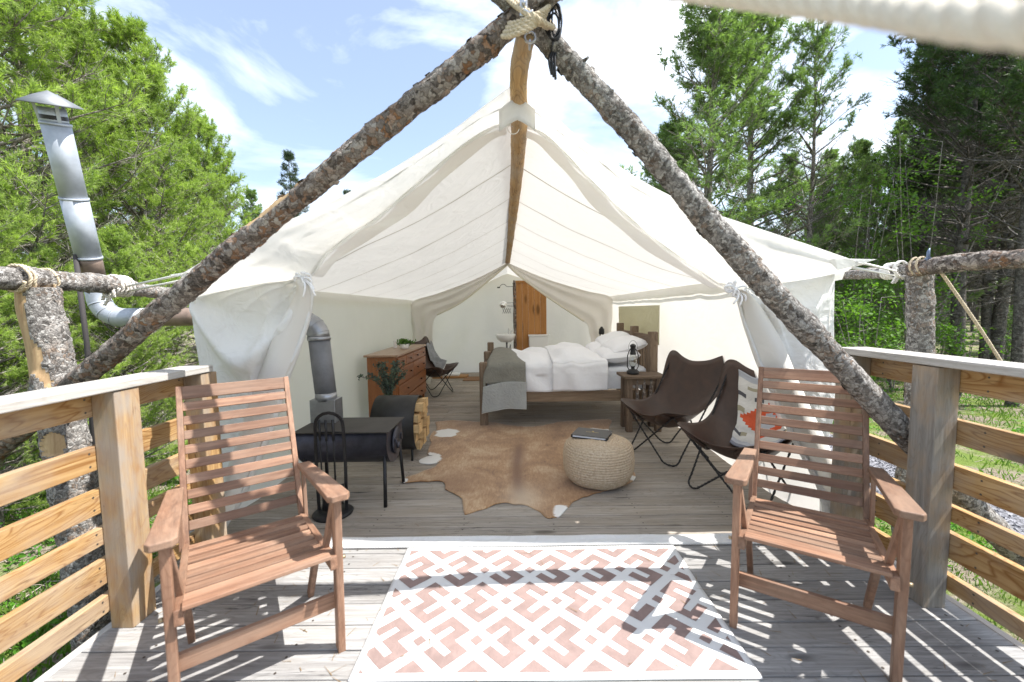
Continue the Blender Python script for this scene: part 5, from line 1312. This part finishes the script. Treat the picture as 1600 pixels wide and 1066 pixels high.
    # pillows
    def pillow(label, c, dims, rot, seed):
        pt = thing('pillow', label, 'pillow', c, 0, 'pillows on the bed'); pt.rotation_euler = rot
        def fn(u, v):
            a = u*2*pi; s, tt = 2*v-1, 0
            return None
        mb = MB(); n = 26; lx, ly, lz = dims
        for side in (1, -1):
            def f(u, v, side=side):
                s, tt = 2*u-1, 2*v-1; th = (max(0, 1-abs(s)**2.6)*max(0, 1-abs(tt)**2.6))**.45
                px = s*lx/2*(1-.10*(1-abs(tt))*0-.05*tt*tt); py_ = tt*ly/2*(1-.06*s*s)
                return (px, py_, side*lz/2*th+.012*noise.noise(Vector((s*2+seed, tt*2, side)))*th)
            mb.grid(f, n, n)
        mb.build('pillow_case', WS, pt)
    PS = ((1.36, 5.62, .845), (1.34, 6.32, .86), (1.47, 5.66, .955), (1.50, 6.38, .98))
    for k, (c, la) in enumerate(zip(PS, ('lower near pillow of the stack, beside the bedside table', 'lower far pillow of the stack at the head of the bed', 'upper near pillow, next to the oil lamp in view', 'upper far pillow below the black hanging figure'))):
        pillow('white plump '+la, c, (.50, .70, .20), (R(2), R(-14 if k > 1 else -5), R(3*(-1)**k)), k)
bed()
def nightstand():
    t = thing('bedside_table', 'rustic dark log bedside table carrying an oil lamp', 'table', (1.5, 4.97, 0)); z_ = dark_rustic('z')
    x0, x1, y0, y1 = 1.30, 1.70, 4.80, 5.08
    MB().box(((x0+x1)/2, (y0+y1)/2-.01, .655), (x1-x0+.10, y1-y0+.10, .032)).build('table_top', dark_rustic('x'), t, world=True, bevel=.006)
    for x in (x0+.03, x1-.03):
        for y in (y0+.03, y1-.03): MB().box((x, y, .32), (.072, .072, .64)).build('leg', z_, t, world=True, bevel=.008)
    for x in (x0+.12, x0+.20, x0+.28): log_mesh([(x, y0+.03, .15), (x+.006, y0+.03, .35), (x, y0+.03, .62)], .022, .022, [BK, INNER], seg=12, step=.03, flakes=10, seed=int(x*10)).build('branch_spindle', [BK, INNER], t, world=True)
    for yy in (y0+.1, y0+.17): MB().tube([(x0+.03, yy, .15), (x0+.03, yy, .62)], .018, 8).build('branch_spindle', z_, t, world=True)
    MB().box(((x0+x1)/2, (y0+y1)/2, .14), (x1-x0-.1, y1-y0-.02, .03)).build('shelf', dark_rustic('x'), t, world=True)
    for y in (y0+.03, y1-.03): MB().box(((x0+x1)/2, y, .595), (x1-x0-.13, .04, .07)).build('apron', dark_rustic('x'), t, world=True)
    l = thing('oil_lamp', 'black hurricane oil lamp with clear glass chimney on the bedside table', 'lamp', (1.40, 4.93, .672)); I = BLACK()
    MB().lathe([(0, 0), (.068, 0), (.072, .012), (.070, .035), (.05, .052), (.022, .06), (.022, .085), (.03, .09), (0, .092)], 28).build('fuel_tank', I, l)
    gm, n, lk, b = newmat('lamp glass'); b.inputs['Base Color'].default_value = (.95, .97, .95, 1); b.inputs['Roughness'].default_value = .03; b.inputs['Transmission Weight'].default_value = 1; b.inputs['IOR'].default_value = 1.45
    MB().lathe([(.026, .092), (.045, .13), (.047, .16), (.036, .20), (.028, .235)], 24).build('glass_globe', gm, l, solid=.002)
    MB().lathe([(.034, .232), (.036, .25), (.030, .262), (.030, .325), (.038, .33), (.034, .345), (.012, .36), (0, .362)], 24).build('chimney_cap', I, l)
    for s in (-1, 1):
        MB().tube([(s*.045, 0, .05), (s*.066, 0, .09), (s*.064, 0, .22), (s*.045, 0, .275), (s*.03, 0, .30)], .0055, 8).build('side_tube', I, l)
    MB().tube([(.055*math.cos(a*pi/12), .0, .30+.10*math.sin(a*pi/12)) for a in range(13)], .002, 5).tube([(.046*math.cos(a*pi/10), .046*math.sin(a*pi/10), .155) for a in range(20)], .0016, 5, closed=True).build('wire_handle', I, l)
nightstand()
def pouf():
    t = thing('jute_pouf', 'round braided jute pouf standing on the cowhide', 'pouf', (.685, 3.43, .012)); mb = MB(); n = 176; R_ = .285; Hh = .335
    prof = []; k_ = 15
    # outline path from bottom centre over the bulging side to the top centre
    out = [(.0, .0), (.17, .0), (.235, .02), (.278, .09), (.288, .17), (.284, .25), (.268, .305), (.22, .338), (.12, .352), (.0, .352)]
    pp = path([(a, 0, b) for a, b in out], 240); s = 0; vs = []; pitch = .0205; rows = []
    for i, q in enumerate(pp):
        tg = (pp[min(i+1, 240)]-pp[max(i-1, 0)]).normalized(); nr = Vector((tg.z, 0, -tg.x))
        if i: s += (q-pp[i-1]).length
        ph = s/pitch; a = abs(math.sin(pi*ph)); row = int(ph)
        for k in range(n):
            an = 2*pi*k/n; br = abs(math.sin(an*38*max(.15, q.x/.285)//1+(0)+(ph % 1-.5)*(1.6 if row % 2 else -1.6)+row*.7)) if q.x > .02 else 0
            d = .0085*a**.6*(.55+.45*br)+.003*noise.noise(Vector((math.cos(an)*2, math.sin(an)*2, s*9)))+.006*noise.noise(Vector((math.cos(an)*1.5+4, math.sin(an)*1.5, s*2)))
            r_ = max(0, q.x+nr.x*d); vs.append((r_*math.cos(an), r_*math.sin(an), q.z+nr.z*d))
    mb.add(vs, [(i*n+k, i*n+(k+1) % n, (i+1)*n+(k+1) % n, (i+1)*n+k) for i in range(240) for k in range(n)], 0, True)
    m, nn, l, b = newmat('jute'); v = coords(nn, l, (1, 1, 1)); g = noise_n(nn, l, v, 60, 5, .7); g2 = noise_n(nn, l, v, 6, 3, .5); c = ramp(nn, [(.3, (.24, .18, .12)), (.5, (.50, .41, .30)), (.7, (.66, .58, .46))]); l.new(g, c.inputs['Fac'])
    l.new(mixc(nn, l, g2, c.outputs['Color'], (.46, .35, .24)), b.inputs['Base Color']); b.inputs['Roughness'].default_value = .95; b.inputs['Specular IOR Level'].default_value = .1; bump(nn, l, b, g, .5, .004)
    mb.build('braided_cover', m, t)
    bk = thing('guest_binder', 'black binder with gold emblem lying on the jute pouf', 'binder', (.65, 3.50, .368), R(-24))
    C_ = simple('black binder', (.022, .02, .018), .4, 0, 40, .2)
    w, h = .30, .235
    MB().box((0, 0, .003), (w, h, .005)).build('back_cover', C_, bk, bevel=.002)
    MB().box((-.004, .0, .014), (w-.025, h-.018, .015)).build('pages', simple('white paper', (.75, .76, .80), .8), bk, bevel=.001)
    MB().box((0, .0, .025), (w, h, .005)).build('front_cover', C_, bk, bevel=.002)
    MB().box((-w/2-.001, 0, .014), (.008, h, .024)).build('spine', C_, bk, bevel=.003)
    GO = simple('gold foil', (.55, .40, .14), .35, .8)
    mb = MB().lathe([(0, .0002), (.011, .0002), (.011, 0)], 16, (-.0, .03, .0283)); mb.build('emblem', GO, bk)
    mb = MB()
    for k in range(11): mb.box((-.05+k*.01, .004+.001*math.sin(k*2.1), .0283), (.0055, .008 if k % 3 else .011, .0006))
    mb.build('gold_lettering', GO, bk)
pouf()
def cowhide():
    t = thing('cowhide_rug', 'tan brown cowhide with small white patches on the tent floor', 'rug', (.0, 4.0, .004))
    s = .2375
    O_ = [(255, 85), (375, 76), (540, 85), (640, 90), (740, 108), (880, 118), (1000, 100), (1080, 84), (1200, 80), (1400, 68), (1395, 130), (1425, 182), (1340, 200), (1380, 260), (1480, 330), (1560, 420), (1566, 462), (1500, 500), (1300, 560), (1210, 590), (1150, 625), (1080, 700), (1030, 720), (985, 715), (940, 680), (880, 645), (830, 630), (770, 628), (720, 618), (650, 630), (590, 655), (470, 692), (440, 680), (430, 600), (390, 565), (320, 530), (300, 480), (150, 480), (50, 485), (40, 462), (150, 420), (240, 385), (285, 350), (230, 362), (165, 360), (145, 340), (190, 318), (235, 308), (200, 296), (225, 215), (215, 190), (240, 148), (262, 140)]
    P2 = [gr(620+a*s, 640+b*s) for a, b in O_]
    # rough the outline a little
    pts = path(P2+[P2[0]], 420)[:-1]; poly = [(q.x+.008*noise.noise(Vector((q.x*14, q.y*14, 0))), q.y+.012*noise.noise(Vector((q.x*14, q.y*14, 5)))) for q in pts]
    bm = bmesh.new(); vs = [bm.verts.new((x, y, 0)) for x, y in poly]; bm.faces.new(vs)
    bmesh.ops.triangulate(bm, faces=bm.faces[:])
    for _ in range(6):
        bmesh.ops.subdivide_edges(bm, edges=[e for e in bm.edges if e.calc_length() > .028], cuts=1); bmesh.ops.triangulate(bm, faces=bm.faces[:])
    for v in bm.verts: v.co.z = .009+.004*noise.noise(Vector((v.co.x*3, v.co.y*3, 2)))
    for f in bm.faces:
        if f.normal.z < 0: f.normal_flip()
    me = bpy.data.meshes.new('hide'); bm.to_mesh(me); bm.free()
    at_ = me.color_attributes.new('hide', 'FLOAT_COLOR', 'POINT')
    sp = [gr(750, 760), gr(812, 722), gr(806, 690), gr(818, 775)]
    W8 = [(gr(620+a*s, 640+b*s), r1, r2) for a, b, r1, r2 in ((330, 160, .13, .16), (215, 335, .10, .18), (1365, 155, .14, .2), (1085, 685, .07, .10), (1560, 455, .04, .06), (55, 475, .03, .05))]
    for i, v in enumerate(me.vertices):
        x, y = v.co.x, v.co.y; w = 0
        for c, r1, r2 in W8:
            d = math.hypot((x-c[0])/r1, (y-c[1])/r2)+.5*noise.noise(Vector((x*9, y*9, 3)))
            if d < 1: w = 1
        sx = abs(x-(.02+.02*math.sin(y*3)))
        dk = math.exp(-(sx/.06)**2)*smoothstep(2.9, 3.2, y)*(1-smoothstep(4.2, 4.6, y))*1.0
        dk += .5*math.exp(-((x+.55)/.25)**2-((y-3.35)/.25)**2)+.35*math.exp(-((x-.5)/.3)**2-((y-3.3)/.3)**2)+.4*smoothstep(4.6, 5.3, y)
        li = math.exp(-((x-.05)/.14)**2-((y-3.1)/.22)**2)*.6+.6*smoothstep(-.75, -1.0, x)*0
        at_.data[i].color = (w, min(1, dk), min(1, li), 1)
    m, n, l, b = newmat('cow hair'); v = coords(n, l, (1, 1, 1), rand=False)
    a = n.new('ShaderNodeAttribute'); a.attribute_name = 'hide'; sc = n.new('ShaderNodeSeparateColor'); l.new(a.outputs['Color'], sc.inputs[0])
    g = noise_n(n, l, v, 3.2, 5, .6, .6); f = noise_n(n, l, v, 190, 3, .7)
    v5 = coords(n, l, (9, 2.2, 1), rand=False); st = noise_n(n, l, v5, 6, 6, .7, .8); av = n.new('ShaderNodeMath'); av.operation = 'MULTIPLY_ADD'; av.inputs[1].default_value = .45; l.new(st, av.inputs[0]); m3 = n.new('ShaderNodeMath'); m3.operation = 'MULTIPLY'; m3.inputs[1].default_value = .55; l.new(g, m3.inputs[0]); l.new(m3.outputs[0], av.inputs[2])
    c = ramp(n, [(.36, (.19, .09, .032)), (.5, (.36, .20, .085)), (.64, (.52, .37, .22))]); l.new(av.outputs[0], c.inputs['Fac'])
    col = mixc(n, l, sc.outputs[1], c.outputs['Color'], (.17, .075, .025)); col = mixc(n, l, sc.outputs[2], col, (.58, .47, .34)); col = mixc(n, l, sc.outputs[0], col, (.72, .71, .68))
    l.new(col, b.inputs['Base Color']); b.inputs['Roughness'].default_value = .6; b.inputs['Specular IOR Level'].default_value = .3; b.inputs['Sheen Weight'].default_value = .3; bump(n, l, b, f, .4, .004)
    me.materials.append(m); o = bpy.data.objects.new('hide', me); COL.objects.link(o); o.parent = t; o.matrix_parent_inverse = t.matrix_basis.inverted(); me.polygons.foreach_set('use_smooth', [True]*len(me.polygons))
    sm = o.modifiers.new('solid', 'SOLIDIFY'); sm.thickness = .006
cowhide()
def bathroom():
    y = 8.95
    t = thing('plank_screen', 'upright knotty orange plank screen at the back of the tent', 'screen', (.35, y, 0)); pm = wood('knotty pine', (.52, .26, .09), (.38, .17, .05), 'z', 30, rings=.4, ringcol=(.28, .11, .03), rough=.55, knots=1.5, var=.12)
    x0, x1 = .03, .68
    for k in range(5): MB().box((x0+.065+.13*k, y, 1.05), (.128, .022, 2.06)).build('plank', pm, t, world=True, bevel=.005)
    log_mesh([(x0-.035, y-.02, 0), (x0-.03, y-.02, 1), (x0-.035, y-.02, 2.08)], .035, .03, [BK, INNER], seg=14, step=.05, flakes=40, seed=3).build('edge_pole', [BK, INNER], t, world=True)
    MB().box(((x0+x1)/2, y-.02, 2.05), (.66, .02, .05)).build('top_rail', pm, t, world=True)
    s = thing('wash_basin', 'white wall basin with a chrome tap left of the plank screen', 'sink', (-.20, 8.85, 0)); CR = simple('ceramic gloss', (.78, .78, .76), .15); CH = simple('chrome', (.6, .6, .62), .15, 1)
    mb = MB(); mb.lathe([(0, .78), (.10, .78), (.18, .84), (.215, .93), (.21, .94), (.19, .93), (.15, .86), (.05, .83), (0, .83)], 30, (-.20, 8.8, 0)); mb.build('basin', CR, s, world=True)
    MB().box((-.2, 8.93, .93), (.42, .12, .03)).build('rear_ledge', CR, s, world=True, bevel=.008)
    MB().tube(path([(-.14, 8.92, .94), (-.14, 8.92, 1.03), (-.14, 8.86, 1.06), (-.14, 8.80, 1.03)], 14), .011, 8).tube([(-.09, 8.92, .94), (-.09, 8.92, 1.0), (-.06, 8.9, 1.01)], .009, 8).build('tap', CH, s, world=True)
    MB().tube([(-.18, 8.82, .78), (-.18, 8.82, .62), (-.14, 8.9, .60)], .02, 10).tube([(-.10, 8.85, .72), (-.12, 8.87, .60)], .012, 8).build('drain_pipe', simple('dark chrome', (.2, .2, .2), .3, .8), s, world=True)
    q = thing('toilet', 'white toilet tank in front of the plank screen', 'toilet', (.50, 8.75, 0))
    MB().box((.50, 8.78, .735), (.40, .18, .33), taper=1.06).build('tank', CR, q, world=True, bevel=.02); MB().box((.50, 8.775, .915), (.45, .21, .035)).build('lid', CR, q, world=True, bevel=.01)
    MB().lathe([(0, 0), (.12, 0), (.12, .2), (.19, .38), (.2, .42), (0, .42)], 24, (.5, 8.52, 0)).build('bowl', CR, q, world=True)
    I = simple('dark wire', (.05, .045, .04), .5, .4)
    m_ = thing('shaving_mirror', 'small round mirror on a scissor arm above the basin', 'mirror', at(786, 476, 8.9))
    mm = simple('mirror glass', (.85, .86, .84), .12, 1.)
    MB().lathe([(0, -.006), (.075, -.006), (.078, 0), (.075, .004), (0, .004)], 26, axis='y').build('mirror_disc', mm, m_)
    mb = MB()
    for k in range(4):
        xx = .03+k*.045; mb.tube([(xx-.045, 0, -.08), (xx, 0, -.19)], .004, 5).tube([(xx, 0, -.08), (xx-.045, 0, -.19)], .004, 5)
    for z in (.03, -.02, -.05): mb.tube([(.08, 0, z), (.25, 0, z+.005)], .004, 5)
    mb.build('scissor_arm', I, m_)
    h_ = thing('wall_lamp_arm', 'thin black curved swing arm fixed to the screen edge pole', 'bracket', at(790, 447, 8.9)); mb = MB()
    mb.tube(path([(.2, 0, -.01), (.04, 0, -.015), (-.02, 0, .03), (-.08, 0, .03), (-.13, 0, -.02)], 20), .006, 6); mb.box((-.15, 0, -.03), (.06, .03, .025)); mb.tube([(.16, 0, .05), (.165, 0, -.2)], .005, 6)
    mb.build('arm', I, h_)
    tr = thing('floor_tray', 'low wooden tray with folded white towels by the rear wall', 'tray', (-1.42, 9.0, 0)); MB().box((0, 0, .025), (.75, .3, .05)).build('tray_board', wood('tray wood', (.42, .24, .11), (.3, .15, .06), 'x', 30), tr, bevel=.006)
    MB().box((-.05, 0, .075), (.50, .24, .06)).build('towel', cloth('towel', (.78, .78, .77), 0, None, .5, 8), tr, bevel=.025)
    mt = thing('floor_mat', 'brown doormat edge beside the bed foot at the rear', 'mat', (-.75, 8.75, .004)); MB().box((0, 0, .008), (.7, .5, .014)).build('mat', simple('brown coir', (.22, .12, .06), .95, 0, 60, .3), mt, bevel=.004)
    hk = thing('hanging_figure', 'small black two legged hanging ornament on the right partition curtain', 'ornament', at(940, 520, 8.02))
    MB().lathe([(0, .12), (.02, .115), (.03, .09), (.052, .07), (.055, 0), (.05, -.03), (0, -.03)], 16).box((-.028, 0, -.09), (.022, .02, .13)).box((.03, 0, -.09), (.034, .02, .13)).build('figure', simple('matt black', (.012, .012, .012), .7), hk, bevel=.004)
bathroom()

# small things that settle on a deck: needles and leaf bits, screws in the rails
def debris():
    rn = np.random.default_rng(8); mb = MB()
    for _ in range(520):
        x = rn.uniform(-1.85, 2.05); y = rn.uniform(.9, 2.44) if rn.random() < .75 else rn.uniform(2.6, 4.5); a = rn.uniform(0, pi); l = rn.uniform(.012, .035); z = .0035+(.012 if -.69 < x < .96 and 1.5 < y < 2.45 else 0)
        d = Vector((math.cos(a)*l, math.sin(a)*l, 0)); n_ = Vector((-math.sin(a), math.cos(a), 0))*rn.uniform(.0006, .0022); p = Vector((x, y, z))
        if -.69 < x < .96 and 1.5 < y < 2.45 and rn.random() < .8: continue
        mb.add([p-d-n_, p+d-n_*.3, p+d+n_*.3, p-d+n_], [(0, 1, 2, 3)])
    o = mb.build('needle_litter', simple('dry needles', (.20, .13, .06), .9)); tag(o, 'dry pine needles and bits scattered on the deck boards', kind='stuff')
debris()
for o in [x for x in bpy.data.objects if x.name.startswith('deck_railing')]:
    side = -1 if o.location.x < 0 else 1; xo = o.location.x+side*.105; mb = MB()
    for sl in [c for c in o.children if c.name.startswith('slat')]:
        zs = [v.co.z for v in sl.data.vertices]; zc = (min(zs)+max(zs))/2; h = (max(zs)-min(zs))*.26
        for y in (-.2, .55, 1.3, 1.79, 2.05, 2.3):
            for dz in (-h, h): mb.lathe([(0, .0005), (.0048, .0005), (.005, -.001)], 8, (0, 0, 0), axis='x'); k = len(mb.v)-24; mb.v[k:] = [(xo-side*o.location.x*0+side*.0022-side*abs(q[0])*1.0, q[1]+y+.004*math.sin(y*9+dz), q[2]+zc+dz) for q in mb.v[k:]]
    mb.v = [(x, y, z) for x, y, z in mb.v]
    sc_ = MB(); sc_.v, sc_.f, sc_.mi, sc_.smooth = [(x-o.location.x, y-o.location.y, z) for x, y, z in mb.v], mb.f, mb.mi, mb.smooth
    sc_.build('screw_heads', simple('screw', (.10, .09, .08), .5, .6), o, kind='stuff')
